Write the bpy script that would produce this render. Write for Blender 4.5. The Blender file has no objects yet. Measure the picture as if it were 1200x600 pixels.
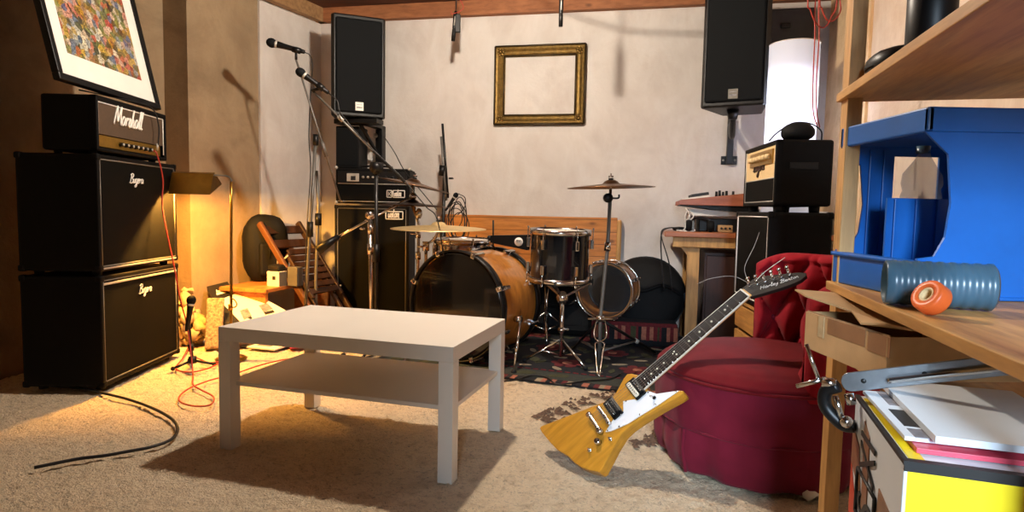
import bpy, bmesh, math, random
from mathutils import Vector as V, Matrix, noise
PI = math.pi
rnd = random.Random(7)
SC = bpy.context.scene
COL = SC.collection

# ---------------------------------------------------------------- camera maths
F_, P_, R_, H_ = 718.7, .0732, .0193, .8802
FW = V((0, math.cos(P_), -math.sin(P_)))
UP0 = V((0, math.sin(P_), math.cos(P_)))
RT0 = V((1, 0, 0))
RT = RT0 * math.cos(R_) + UP0 * math.sin(R_)
UP = UP0 * math.cos(R_) - RT0 * math.sin(R_)
EYE = V((0, 0, H_))
def ray(x, y): return FW + RT * ((x - 600) / F_) + UP * ((300 - y) / F_)
def at(x, y, Y):
    d = ray(x, y); return EYE + d * (Y / d.y)
def gz(x, y, z=0.0):
    d = ray(x, y); return EYE + d * ((z - H_) / d.z)
def onp(x, y, p, n):
    d = ray(x, y); return EYE + d * ((p - EYE).dot(n) / d.dot(n))

# ---------------------------------------------------------------- materials
def lin(h):
    if isinstance(h, str):
        h = h.lstrip('#'); v = [int(h[i:i + 2], 16) / 255 for i in (0, 2, 4)]
        return tuple(x / 12.92 if x <= .04045 else ((x + .055) / 1.055) ** 2.4 for x in v)
    return tuple(h)
def nm(name):
    m = bpy.data.materials.new(name); m.use_nodes = True
    nt = m.node_tree; b = nt.nodes['Principled BSDF']; return m, nt, b
def tex(nt, scale=(1, 1, 1), rot=(0, 0, 0)):
    tc = nt.nodes.new('ShaderNodeTexCoord'); mp = nt.nodes.new('ShaderNodeMapping')
    mp.inputs['Scale'].default_value = scale; mp.inputs['Rotation'].default_value = rot
    nt.links.new(tc.outputs['Object'], mp.inputs['Vector']); return mp.outputs['Vector']
def noi(nt, vec, scale, detail=4, rough=.55, dist=0):
    n = nt.nodes.new('ShaderNodeTexNoise'); n.inputs['Scale'].default_value = scale
    n.inputs['Detail'].default_value = detail; n.inputs['Roughness'].default_value = rough
    n.inputs['Distortion'].default_value = dist
    nt.links.new(vec, n.inputs['Vector']); return n.outputs['Fac']
def ramp(nt, fac, stops):
    r = nt.nodes.new('ShaderNodeValToRGB'); e = r.color_ramp.elements
    while len(e) < len(stops): e.new(.5)
    for k, (p, c) in enumerate(stops):
        e[k].position = p; e[k].color = (*lin(c), 1)
    nt.links.new(fac, r.inputs['Fac']); return r.outputs['Color']
def mixc(nt, fac, a, b, mode='MIX'):
    m = nt.nodes.new('ShaderNodeMix'); m.data_type = 'RGBA'; m.blend_type = mode
    if isinstance(fac, float): m.inputs['Factor'].default_value = fac
    else: nt.links.new(fac, m.inputs['Factor'])
    for s, v in (('A', a), ('B', b)):
        i = [q for q in m.inputs if q.name == s and q.type == 'RGBA'][0]
        if isinstance(v, tuple): i.default_value = (*v, 1)
        else: nt.links.new(v, i)
    return [q for q in m.outputs if q.type == 'RGBA'][0]
def bump(nt, b, fac, strength, dist=.002):
    n = nt.nodes.new('ShaderNodeBump'); n.inputs['Strength'].default_value = strength
    n.inputs['Distance'].default_value = dist
    nt.links.new(fac, n.inputs['Height']); nt.links.new(n.outputs['Normal'], b.inputs['Normal'])
def mat(name, col, rough=.6, metal=0., var=.12, vs=12., bmp=0., bs=150., bd=.002, coat=0., sheen=0., spec=.5, aniso=(1, 1, 1)):
    m, nt, b = nm(name); c = lin(col); v = tex(nt, aniso)
    lo = tuple(x * (1 - var) for x in c); hi = tuple(min(1, x * (1 + var)) for x in c)
    n = noi(nt, v, vs)
    r = nt.nodes.new('ShaderNodeValToRGB'); r.color_ramp.elements[0].color = (*lo, 1); r.color_ramp.elements[1].color = (*hi, 1)
    r.color_ramp.elements[0].position = .3; r.color_ramp.elements[1].position = .7
    nt.links.new(n, r.inputs['Fac']); nt.links.new(r.outputs['Color'], b.inputs['Base Color'])
    b.inputs['Roughness'].default_value = rough; b.inputs['Metallic'].default_value = metal
    b.inputs['Coat Weight'].default_value = coat; b.inputs['Sheen Weight'].default_value = sheen
    b.inputs['Specular IOR Level'].default_value = spec
    if bmp: bump(nt, b, noi(nt, v, bs, 3), bmp, bd)
    return m
def wood(name, c1, c2, c3=None, axis='X', scale=6., rough=.5, coat=0., planks=0., paxis='Z'):
    m, nt, b = nm(name); s = {'X': (.12, 1, 1), 'Y': (1, .12, 1), 'Z': (1, 1, .12)}[axis]
    v = tex(nt, s)
    n1 = noi(nt, v, scale, 5, .6, 1.2); n2 = noi(nt, v, scale * 9, 3, .6)
    col = ramp(nt, n1, [(.3, c1), (.52, c2), (.72, c3 or c1)])
    d = ramp(nt, n2, [(.35, '#b9b0a6'), (.6, '#ffffff')])
    col = mixc(nt, .55, col, d, 'MULTIPLY')
    # a few dark knots
    vo = nt.nodes.new('ShaderNodeTexVoronoi'); vo.inputs['Scale'].default_value = 7.
    nt.links.new(tex(nt, tuple(.5 if q < 1 else 1 for q in s)), vo.inputs['Vector'])
    k = ramp(nt, vo.outputs['Distance'], [(.05, '#3a1d0c'), (.13, '#ffffff')])
    col = mixc(nt, .6, col, k, 'MULTIPLY')
    if planks:
        sp = nt.nodes.new('ShaderNodeSeparateXYZ'); nt.links.new(tex(nt), sp.inputs[0])
        md = nt.nodes.new('ShaderNodeMath'); md.operation = 'PINGPONG'; md.inputs[1].default_value = planks / 2
        nt.links.new(sp.outputs[paxis], md.inputs[0])
        dv = nt.nodes.new('ShaderNodeMath'); dv.operation = 'DIVIDE'; dv.inputs[1].default_value = planks / 2
        nt.links.new(md.outputs[0], dv.inputs[0])
        g = ramp(nt, dv.outputs[0], [(.02, '#4a2a14'), (.07, '#ffffff')])
        col = mixc(nt, .85, col, g, 'MULTIPLY')
        bump(nt, b, dv.outputs[0], .4, .002)
    nt.links.new(col, b.inputs['Base Color'])
    b.inputs['Roughness'].default_value = rough; b.inputs['Coat Weight'].default_value = coat
    return m
def paperglow(name, col, e, tw):
    m, nt, b = nm(name); out = nt.nodes['Material Output']
    t = nt.nodes.new('ShaderNodeBsdfTranslucent'); t.inputs[0].default_value = (*lin(col), 1); mx = nt.nodes.new('ShaderNodeMixShader'); mx.inputs[0].default_value = tw
    b.inputs['Base Color'].default_value = (*lin(col), 1); b.inputs['Roughness'].default_value = .8; b.inputs['Emission Color'].default_value = (*lin(col), 1); b.inputs['Emission Strength'].default_value = e
    nt.links.new(b.outputs[0], mx.inputs[1]); nt.links.new(t.outputs[0], mx.inputs[2]); nt.links.new(mx.outputs[0], out.inputs['Surface']); return m
def emit(name, col, s):
    m, nt, b = nm(name); b.inputs['Base Color'].default_value = (*lin(col), 1)
    b.inputs['Emission Color'].default_value = (*lin(col), 1); b.inputs['Emission Strength'].default_value = s
    return m
def clear(name, col, rough=.05, a=.25, tint=None):
    m, nt, b = nm(name); out = nt.nodes['Material Output']
    t = nt.nodes.new('ShaderNodeBsdfTransparent'); t.inputs[0].default_value = (*lin(tint or '#ffffff'), 1)
    mx = nt.nodes.new('ShaderNodeMixShader'); mx.inputs[0].default_value = a
    b.inputs['Base Color'].default_value = (*lin(col), 1); b.inputs['Roughness'].default_value = rough
    nt.links.new(t.outputs[0], mx.inputs[1]); nt.links.new(b.outputs[0], mx.inputs[2])
    nt.links.new(mx.outputs[0], out.inputs['Surface']); return m
def plaster(name, c0, c1, c2, bmp=.25, sc=1.6, rough=.85, fine=45):
    m, nt, b = nm(name); v = tex(nt)
    n1 = noi(nt, v, sc, 6, .6, .4); n2 = noi(nt, v, fine, 4, .6); n3 = noi(nt, tex(nt, (1, 1, .45)), sc * 3.2, 5, .65, .6)
    c = ramp(nt, n1, [(.3, c0), (.5, c1), (.7, c2)])
    c = mixc(nt, .5, c, ramp(nt, n3, [(.3, '#e6ddd6'), (.65, '#ffffff')]), 'MULTIPLY')
    nt.links.new(c, b.inputs['Base Color']); b.inputs['Roughness'].default_value = rough
    bump(nt, b, n2, bmp, .006); return m

# ---------------------------------------------------------------- mesh builder
def fr(o, x, z):                      # a frame from an origin, an x direction and a rough z direction
    x = V(x).normalized(); z = V(z); y = z.cross(x).normalized(); z = x.cross(y).normalized()
    m = Matrix((x, y, z)).transposed().to_4x4(); m.translation = V(o); return m
def rz(a): return Matrix.Rotation(a, 4, 'Z')
def tr(*p): return Matrix.Translation(V(p))
def axm(p0, p1):                      # frame whose z runs p0 -> p1
    d = (V(p1) - V(p0)).normalized(); h = V((1, 0, 0)) if abs(d.x) < .9 else V((0, 1, 0))
    return fr(p0, h - d * h.dot(d), d)
def cat(pts, n=6):                    # Catmull-Rom
    P = [V(p) for p in pts]
    if n <= 1 or len(P) < 3: return P
    Q = [P[0] * 2 - P[1]] + P + [P[-1] * 2 - P[-2]]; out = []
    for i in range(1, len(Q) - 2):
        a, b, c, d = Q[i - 1:i + 3]
        for k in range(n):
            t = k / n
            out.append(.5 * ((2 * b) + (c - a) * t + (2 * a - 5 * b + 4 * c - d) * t * t + (3 * b - a - 3 * c + d) * t ** 3))
    out.append(P[-1]); return out
MW = {}
class B:
    def __init__(s, m=None, M=None):
        s.bm = bmesh.new(); s.M = M or Matrix(); s.mats = []; s.i = 0
        if m: s.mat(m)
    def mat(s, m):
        if m not in s.mats: s.mats.append(m)
        s.i = s.mats.index(m); return s
    def raw(s, vs, fs, M=None, smooth=False):
        T = s.M @ M if M else s.M
        v = [s.bm.verts.new(T @ V(p)) for p in vs]
        for f in fs:
            try:
                q = s.bm.faces.new([v[k] for k in f]); q.material_index = s.i; q.smooth = smooth
            except ValueError: pass
        return s
    def merge(s, t, M=None, smooth=False):
        t.verts.index_update()
        s.raw([v.co.copy() for v in t.verts], [[v.index for v in f.verts] for f in t.faces], M, smooth); t.free(); return s
    def box(s, a, b, bev=0., M=None, seg=2):
        t = bmesh.new(); bmesh.ops.create_cube(t, size=1)
        a = V(a); b = V(b)
        for v in t.verts:
            v.co = V((a[k] + (v.co[k] + .5) * (b[k] - a[k]) for k in range(3)))
        if bev: bmesh.ops.bevel(t, geom=t.edges[:], offset=bev, segments=seg, affect='EDGES', profile=.5)
        return s.merge(t, M)
    def prism(s, poly, z0, z1, M=None, bev=0., smooth=False):
        t = bmesh.new(); a = [t.verts.new((p[0], p[1], z0)) for p in poly]; b = [t.verts.new((p[0], p[1], z1)) for p in poly]
        n = len(poly); t.faces.new(a[::-1]); top = t.faces.new(b)
        for k in range(n): t.faces.new((a[k], a[(k + 1) % n], b[(k + 1) % n], b[k]))
        bmesh.ops.recalc_face_normals(t, faces=t.faces[:])
        if bev: bmesh.ops.bevel(t, geom=[e for e in t.edges if len({v.co.z for v in e.verts}) == 1], offset=bev, segments=2, affect='EDGES', profile=.5)
        bmesh.ops.triangulate(t, faces=[f for f in t.faces if len(f.verts) > 4])
        return s.merge(t, M, smooth)
    def cyl(s, p0, p1, r0, r1=None, seg=16, cap=True):
        r1 = r0 if r1 is None else r1; L = (V(p1) - V(p0)).length
        pr = [(r0, 0), (r1, L)]
        if cap: pr = [(0, 0)] + pr + [(0, L)]
        return s.lathe(pr, axm(p0, p1), seg, sharp=True)
    def lathe(s, pr, M=None, seg=32, sharp=False, a0=0., a1=2 * PI):
        full = abs(a1 - a0 - 2 * PI) < 1e-6; vs = []; fs = []; ns = seg if full else seg + 1
        for (r, z) in pr:
            for k in range(ns):
                a = a0 + (a1 - a0) * k / seg; vs.append((r * math.cos(a), r * math.sin(a), z))
        for j in range(len(pr) - 1):
            for k in range(seg):
                k2 = (k + 1) % ns
                q = [j * ns + k, j * ns + k2, (j + 1) * ns + k2, (j + 1) * ns + k]
                fs.append(q)
        t = bmesh.new(); v = [t.verts.new(p) for p in vs]
        for f in fs: t.faces.new([v[k] for k in f])
        bmesh.ops.remove_doubles(t, verts=t.verts[:], dist=1e-6)
        bmesh.ops.dissolve_degenerate(t, edges=t.edges[:], dist=1e-7)
        bmesh.ops.recalc_face_normals(t, faces=t.faces[:])
        n0 = len(s.bm.faces); s.merge(t, M, True)
        return s
    def tube(s, pts, r, seg=8, n=6, cap=True):
        P = cat(pts, n); vs = []; fs = []; up = None
        for i, p in enumerate(P):
            d = (P[min(i + 1, len(P) - 1)] - P[max(i - 1, 0)]).normalized()
            if up is None: up = V((0, 0, 1)) if abs(d.z) < .9 else V((1, 0, 0))
            x = up.cross(d).normalized(); up = d.cross(x).normalized()
            rr = r(i / (len(P) - 1)) if callable(r) else r
            for k in range(seg):
                a = 2 * PI * k / seg; vs.append(p + (x * math.cos(a) + up * math.sin(a)) * rr)
        for i in range(len(P) - 1):
            for k in range(seg):
                k2 = (k + 1) % seg; fs.append((i * seg + k, i * seg + k2, (i + 1) * seg + k2, (i + 1) * seg + k))
        if cap: fs += [tuple(range(seg))[::-1], tuple((len(P) - 1) * seg + k for k in range(seg))]
        return s.raw(vs, fs, None, True)
    def ball(s, c, r, seg=16, M=None, ex=1.):
        r = (r, r, r) if not hasattr(r, '__len__') else r
        vs = []; fs = []; h = seg // 2
        f = lambda q: math.copysign(abs(q) ** ex, q)
        for j in range(h + 1):
            b = -PI / 2 + PI * j / h
            for k in range(seg):
                a = 2 * PI * k / seg
                vs.append((c[0] + r[0] * f(math.cos(b)) * f(math.cos(a)), c[1] + r[1] * f(math.cos(b)) * f(math.sin(a)), c[2] + r[2] * f(math.sin(b))))
        for j in range(h):
            for k in range(seg):
                k2 = (k + 1) % seg; fs.append((j * seg + k, j * seg + k2, (j + 1) * seg + k2, (j + 1) * seg + k))
        t = bmesh.new(); v = [t.verts.new(p) for p in vs]
        for q in fs: t.faces.new([v[k] for k in q])
        bmesh.ops.remove_doubles(t, verts=t.verts[:], dist=1e-6)
        return s.merge(t, M, True)
    def torus(s, M, R, r, seg=40, sub=8):
        vs = []; fs = []
        for i in range(seg):
            a = 2 * PI * i / seg
            for k in range(sub):
                b = 2 * PI * k / sub; q = R + r * math.cos(b); vs.append((q * math.cos(a), q * math.sin(a), r * math.sin(b)))
        for i in range(seg):
            for k in range(sub):
                i2 = (i + 1) % seg; k2 = (k + 1) % sub; fs.append((i * sub + k, i2 * sub + k, i2 * sub + k2, i * sub + k2))
        return s.raw(vs, fs, M, True)
    def grid(s, f, nu, nv, smooth=True, closed_v=False, M=None):
        vs = [f(i / nu, j / nv) for i in range(nu + 1) for j in range(nv if closed_v else nv + 1)]
        w = nv if closed_v else nv + 1
        fs = [(i * w + j, (i + 1) * w + j, (i + 1) * w + (j + 1) % w, i * w + (j + 1) % w) for i in range(nu) for j in range(nv)]
        return s.raw(vs, fs, M, smooth)
    def jitter(s, a, sc=4., seed=0.):
        for v in s.bm.verts:
            d = noise.noise_vector(v.co * sc + V((seed, seed * 2, 0))); v.co += d * a
        return s
    def build(s, name, parent=None, world=False, origin=None, **kw):
        bmesh.ops.recalc_face_normals(s.bm, faces=s.bm.faces[:])
        org = None
        if parent is not None:
            if world: s.bm.transform(MW[parent.name].inverted())
        elif origin is not None:
            org = origin if isinstance(origin, Matrix) else tr(*origin)
            if world: s.bm.transform(org.inverted())
        me = bpy.data.meshes.new(name); s.bm.to_mesh(me); s.bm.free()
        for m in s.mats: me.materials.append(m)
        o = bpy.data.objects.new(name, me); COL.objects.link(o)
        if parent is not None: o.parent = parent; MW[o.name] = MW[parent.name]
        else:
            if org is not None: o.matrix_world = org
            MW[o.name] = org or Matrix()
        for k, v in kw.items(): o[k] = v
        return o
def thing(name, label, category, M, group=None):
    if not isinstance(M, Matrix): M = tr(*M)
    o = bpy.data.objects.new(name, None); COL.objects.link(o); o.empty_display_size = .05
    o.matrix_world = M; MW[o.name] = M.copy()
    o['label'] = label; o['category'] = category
    if group: o['group'] = group
    return o
def struct(b, name, origin=None):
    o = b.build(name, origin=origin); o['kind'] = 'structure'; return o
def dup(src, M, label=None, group=None):
    r = src.copy(); COL.objects.link(r); r.matrix_world = M; MW[r.name] = M.copy()
    if label: r['label'] = label
    if group: r['group'] = group
    for ch in list(src.children):
        c = ch.copy(); COL.objects.link(c); c.parent = r; MW[c.name] = M
        for g in list(ch.children):
            d = g.copy(); COL.objects.link(d); d.parent = c; MW[d.name] = M
    return r
# lettering: strokes for the script logos, the built-in font for printed words
GL = {
 'M': ([[(0, 0), (.1, .5), (.25, 1), (.33, .5), (.4, .15), (.55, .6), (.7, 1), (.72, .5), (.8, 0)]], .85),
 'a': ([[(.38, .42), (.2, .5), (.05, .25), (.15, .02), (.32, .15), (.4, .45), (.38, .1), (.5, .05)]], .5),
 'r': ([[(.02, .05), (.1, .48), (.14, .35), (.24, .48), (.3, .4)]], .32),
 's': ([[(.02, .05), (.18, .5), (.28, .2), (.2, 0), (.06, .08)]], .34),
 'h': ([[(.0, .0), (.1, .6), (.2, 1.), (.1, .4), (.06, 0)], [(.07, .2), (.2, .48), (.28, .3), (.3, 0), (.4, .06)]], .42),
 'l': ([[(.0, .05), (.14, .6), (.22, 1.), (.14, .98), (.08, .4), (.12, .02), (.24, .08)]], .24),
 'B': ([[(.1, 0), (.15, .5), (.2, 1)], [(-.02, .85), (.25, 1.02), (.5, .95), (.5, .7), (.22, .52), (.5, .45), (.55, .15), (.3, -.02), (-.05, .05)]], .6),
 'u': ([[(.02, .45), (.04, .15), (.12, 0), (.26, .15), (.32, .48), (.31, .1), (.42, .03)]], .42),
 'g': ([[(.32, .42), (.18, .5), (.05, .28), (.15, .03), (.3, .15), (.36, .48), (.3, -.25), (.12, -.42), (.0, -.3), (.44, .05)]], .42),
 'e': ([[(.02, .15), (.22, .28), (.26, .45), (.14, .5), (.05, .2), (.16, 0), (.34, .1)]], .34),
 'H': ([[(.1, 0), (.15, .5), (.2, 1)], [(.5, 0), (.55, .5), (.6, 1)], [(.1, .5), (.35, .55), (.58, .5)]], .66),
 'y': ([[(.04, .48), (.08, .12), (.22, .1), (.32, .45)], [(.34, .48), (.26, -.2), (.05, -.4)]], .38),
 'n': ([[(.04, 0), (.08, .48)], [(.08, .3), (.22, .5), (.28, .3), (.3, 0), (.38, .06)]], .4),
 't': ([[(.14, .9), (.08, .3), (.12, .02), (.24, .06)], [(.0, .62), (.28, .66)]], .26),
 'o': ([[(.2, .5), (.04, .25), (.18, 0), (.34, .25), (.2, .5), (.38, .42)]], .38),
 'm': ([[(.02, 0), (.06, .48)], [(.06, .3), (.18, .5), (.22, .0)], [(.22, .3), (.36, .5), (.4, .0), (.5, .06)]], .5),
 ' ': ([], .3),
}
def script(b, s, h, M, r, shear=.15, k=1.):
    w = sum(GL[c][1] for c in s) * h * k; x = 0
    for c in s:
        for st in GL[c][0]:
            pts = [M @ V(((x + p[0] * h * k) + shear * p[1] * h, p[1] * h, 0)) for p in st]
            b.tube(pts, r, 5, 4)
        x += GL[c][1] * h * k
    return w
def text(b, s, size, M, ext=.0005, shear=0., center=False):
    cu = bpy.data.curves.new('lettering', 'FONT'); cu.body = s; cu.size = size; cu.extrude = ext; cu.shear = shear
    if center: cu.align_x = 'CENTER'; cu.align_y = 'CENTER'
    ob = bpy.data.objects.new('lettering', cu); COL.objects.link(ob)
    bpy.context.view_layer.update()
    me = bpy.data.meshes.new_from_object(ob.evaluated_get(bpy.context.evaluated_depsgraph_get()))
    b.raw([v.co.copy() for v in me.vertices], [list(p.vertices) for p in me.polygons], M)
    bpy.data.objects.remove(ob); bpy.data.curves.remove(cu); bpy.data.meshes.remove(me)
# ---------------------------------------------------------------- palette
TOLEX = mat('black tolex', '#070606', .6, 0, .3, 60, .35, 380, .001, 0, 0, .14)
GRILLE = mat('black grille cloth', '#060605', .7, 0, .5, 300, .5, 700, .001, 0, 0, .1)
GRILLEB = mat('speaker mesh', '#111315', .7, 0, .3, 420, .5, 600, .001, 0, 0, .1)
BLACKP = mat('black plastic', '#0a0a0b', .42, 0, .2, 30, 0, 150, .002, 0, 0, .3)
BLACKM = mat('matte black metal', '#0e0e0f', .4, .3, .2, 30)
RUBBER = mat('black rubber', '#0c0c0c', .8, 0, .2, 40)
CHROME = mat('chrome', '#c9c8c6', .16, 1, .06, 8)
STEELG = mat('brushed steel', '#8f9499', .34, 1, .12, 40, .1, 300, .0005, 0, 0, .5, (1, .1, 1))
STRM = mat('steel string', '#77736c', .5, .2, .05, 40)
GREYM = mat('grey painted metal', '#6a6762', .45, .4, .1, 20)
BRASS = mat('brass', '#a8823a', .3, 1, .12, 20)
SILVERP = mat('silver piping', '#b5b1a8', .45, .3, .1, 60)
PIPG = mat('dull grey piping', '#6b675f', .5, .3, .1, 60)
WHITEP = mat('white paint', '#e9e4dc', .5, 0, .03, 10)
LOGOW = mat('logo white', '#e6e2da', .5, 0, .03, 10)
TABLEW = mat('white lacquered board', '#ddd6cb', .38, 0, .02, 4)
GOLDP = mat('gold control panel', '#a07a30', .35, .8, .12, 40)
FAWN = mat('dark brown grille cloth', '#4b3a2a', .8, 0, .3, 260, .5, 500, .001)
CREAM = mat('cream cloth panel', '#d9bd8c', .7, 0, .08, 200, .3, 500, .0008)
REDC = mat('red cable', '#a8301f', .5, 0, .1, 30)
BLACKC = mat('black cable', '#0d0d0e', .5, 0, .1, 30)
WHITEC = mat('white cable', '#cfcac2', .5, 0, .1, 30)
PINE = wood('pine boards', '#b06a2c', '#c57e38', '#d08f4a', 'X', 5, .45, .15, .092, 'Z')
PINEL = wood('pale pine', '#b98a4e', '#c99a5c', '#d5ab70', 'Z', 5, .55)
PINEH = wood('pale pine board', '#b5803f', '#c7924f', '#d2a563', 'X', 5, .55)
OAKR = wood('orange ply', '#b0652a', '#c97c38', '#d08d48', 'X', 5, .5)
BEAM = wood('rough sawn beam', '#8d5632', '#a56a42', '#7d4a2b', 'X', 4, .7)
CEIL = wood('dark ceiling boards', '#4e2c20', '#5d3728', '#44261c', 'X', 4, .6, 0, .12, 'Y')
DARKW = wood('brown stained wood', '#2b1a10', '#372114', '#432918', 'Z', 6, .5, .1)
DARKW_LIT = wood('brown lamplit wood', '#4c2c14', '#623a1b', '#764a22', 'Z', 6, .5, .1)  # lighter copy of the chair wood, lamplight on the left rail put into the colour
REDW = wood('dark red brown wood', '#2a120c', '#371a11', '#301510', 'Z', 4, .5, .1)
DESKW = wood('desk top wood', '#8a4c28', '#a05c34', '#b06d42', 'X', 5, .4, .2)
DRUMW = wood('amber drum shell', '#ad6c28', '#c27f34', '#b5742e', 'Y', 4, .3, .6)
DRUMH = mat('black drum head', '#0b0c0d', .14, 0, .2, 5, 0, 1, .001, .3)
DRUMB = mat('black drum wrap', '#0f1216', .16, 0, .2, 5, 0, 1, .001, .6)
SKIN = mat('coated drum head', '#d6cfc2', .5, 0, .04, 20)
CYM = mat('cymbal bronze', '#e0c48e', .48, .75, .12, 30, .3, 90, .0006)
CYMD = mat('old cymbal bronze', '#6e5138', .38, 1, .2, 30, .3, 90, .0006)
GUITW = wood('amber guitar body', '#c58a2c', '#d0942f', '#bd8228', 'X', 4, .28, .5)
ROSE = wood('rosewood', '#1a0f0a', '#241610', '#160d09', 'X', 8, .75)
HEADB = mat('dark headstock', '#1c1510', .6, 0, .15, 20, 0, 1, .001, 0, 0, .3)
BONE = mat('bone white plastic', '#ded6c2', .4, 0, .03, 10)
GUARD = mat('white pickguard', '#e8eaee', .25, 0, .02, 6)
VELVET = mat('red velvet', '#640b14', .8, 0, .25, 9, .25, 900, .001, 0, .05, .15)
VELVETB = mat('bright red velvet', '#8c1220', .8, 0, .25, 9, .25, 900, .001, 0, .05, .15)
VELVETD = mat('wine red velvet skirt', '#6c182a', .85, 0, .2, 7, .25, 900, .001, 0, .06, .12)
BAGB = mat('black nylon', '#09090a', .75, 0, .3, 20, .35, 300, .001, 0, 0, .25)
CARD = mat('cardboard', '#b08a5c', .8, 0, .1, 14, .15, 220, .001)
CARDD = mat('worn cardboard', '#8f7150', .85, 0, .2, 30, .15, 220, .001)
TAPEB = mat('brown parcel tape', '#8b6344', .3, 0, .12, 20)
TAPEC = mat('clear shiny tape', '#b39a74', .15, 0, .15, 30)
PAPER = mat('white paper', '#dfd9cc', .6, 0, .04, 20)
PAPERB = mat('cool white paper', '#d3dbe2', .45, 0, .03, 10)
YELLOW = mat('yellow print', '#e6cf1e', .4, 0, .04, 20)
ORANGE = mat('red orange print', '#c8401c', .4, 0, .08, 20)
PINKR = mat('pink red print', '#c9455a', .4, 0, .08, 20)
INK = mat('black ink', '#141414', .5, 0, .05, 20)
INKG = mat('grey photo print', '#77757a', .5, 0, .5, 40)
BLUEP = mat('blue plastic', '#1a5fb0', .35, 0, .1, 8)
BLUED = mat('slate blue plastic tube', '#3d5a6c', .3, 0, .12, 8)
ORANGEP = mat('orange plastic', '#e0652c', .4, 0, .06, 8)
KEYW = mat('ivory keys', '#dcd6c8', .35, 0, .03, 10)
MAHOG = wood('reddish keyboard cheek', '#95533a', '#a86245', '#9c5a3f', 'X', 5, .4, .2)
GILT = mat('antique gilt', '#7d6332', .42, .75, .35, 35, .5, 60, .003)
GILTD = mat('dark gilt edge', '#3f321d', .5, .5, .3, 40, .4, 80, .002)
STONE = plaster('crumbling plaster', '#b99a6b', '#c9ad80', '#a3865b', .9, 6, .95, 40)
PAPERL = None
def artmat():
    m, nt, b = nm('busy painting'); v = tex(nt)
    vo = nt.nodes.new('ShaderNodeTexVoronoi'); vo.inputs['Scale'].default_value = 34; nt.links.new(tex(nt, (1, 1.3, 1)), vo.inputs['Vector'])
    se = nt.nodes.new('ShaderNodeSeparateColor'); nt.links.new(vo.outputs['Color'], se.inputs[0])
    c = ramp(nt, se.outputs[0], [(0, '#1c2622'), (.18, '#8a9440'), (.34, '#c23a2c'), (.5, '#e4dcc0'), (.66, '#3f6690'), (.8, '#d0a838'), (1, '#0f0f10')])
    big = ramp(nt, noi(nt, v, 7, 3), [(.35, '#a8a35a'), (.5, '#b9b2a0'), (.62, '#b4503c')])
    c = mixc(nt, .2, c, big)
    d = ramp(nt, noi(nt, v, 60, 4, .7, 2.), [(.4, '#2a2622'), (.56, '#ffffff')])
    c = mixc(nt, .75, c, d, 'MULTIPLY')
    nt.links.new(c, b.inputs['Base Color']); b.inputs['Roughness'].default_value = .4; return m
ART = artmat()
def carpetmat():
    m, nt, b = nm('beige shag carpet'); v = tex(nt)
    c = ramp(nt, noi(nt, v, 1.4, 4), [(.3, '#f2d9b2'), (.5, '#f7e0bc'), (.72, '#fbe8c8')])
    t = ramp(nt, noi(nt, tex(nt, (.75, 1.2, 1)), 105, 5, .8, 1.0), [(.32, '#6a5c4a'), (.47, '#ffffff'), (.68, '#ffffff')])
    t2 = ramp(nt, noi(nt, v, 26, 3, .6, .8), [(.3, '#d9cfc0'), (.5, '#ffffff')])
    c = mixc(nt, .75, c, t, 'MULTIPLY'); c = mixc(nt, .7, c, t2, 'MULTIPLY')
    nt.links.new(c, b.inputs['Base Color']); b.inputs['Roughness'].default_value = .95
    b.inputs['Sheen Weight'].default_value = .2
    mx = nt.nodes.new('ShaderNodeMath'); mx.operation = 'ADD'
    nt.links.new(noi(nt, v, 110, 4, .7, .5), mx.inputs[0]); nt.links.new(noi(nt, v, 30, 3), mx.inputs[1])
    bump(nt, b, mx.outputs[0], 1., .022); return m
CARPET = carpetmat()
ROSE.node_tree.nodes['Principled BSDF'].inputs['Specular IOR Level'].default_value = .15
MOTIF = mat('brown carpet motif', '#5e4838', .95, 0, .6, 90, .9, 90, .006)
WALLP = plaster('pale rough plaster', '#d2cdc9', '#dad5d0', '#cac3be', .35, 1.7)
CONC = plaster('grey brown concrete', '#8f7a5f', '#9f896b', '#836f55', .5, 2.2)
CONCL = plaster('tan concrete', '#a18a6c', '#ad9677', '#957e62', .4, 2.)
WALLR = plaster('blotchy tan wall', '#d8c0a8', '#e2cfba', '#cdb196', .4, 2.4)
FLOORM = plaster('cement floor', '#8d8a85', '#979590', '#83807b', .3, 2.)

# ---------------------------------------------------------------- the room
u = V((.98, -.1994, 0)); nb = V((-.1994, -.98, 0))           # along the back wall / out of it
wb = V((-1.054, 5.0, 0)); ZT = 2.365; ZC = 2.475
lv = V((.407, .9135, 0)).normalized()                        # along the left wall, away from us
corner = V((-1.587, 5.107, 0)); rcorner = V((2.17, 4.345, 0))
def wallbox(a, c, out, z0, z1, t=.12):
    a = V(a); c = V(c); o = V(out) * t
    return [(a.x, a.y), (c.x, c.y), (c.x + o.x, c.y + o.y), (a.x + o.x, a.y + o.y)], z0, z1
b = B(FLOORM); b.box((-3.6, -2.2, -.1), (3.2, 6.2, -.012)); struct(b, 'floor')
p, z0, z1 = wallbox(corner - u * .3, rcorner + u * .4, -nb, -.012, ZC, .15)
b = B(WALLP); b.prism(p, z0, z1); struct(b, 'wall_back')
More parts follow.
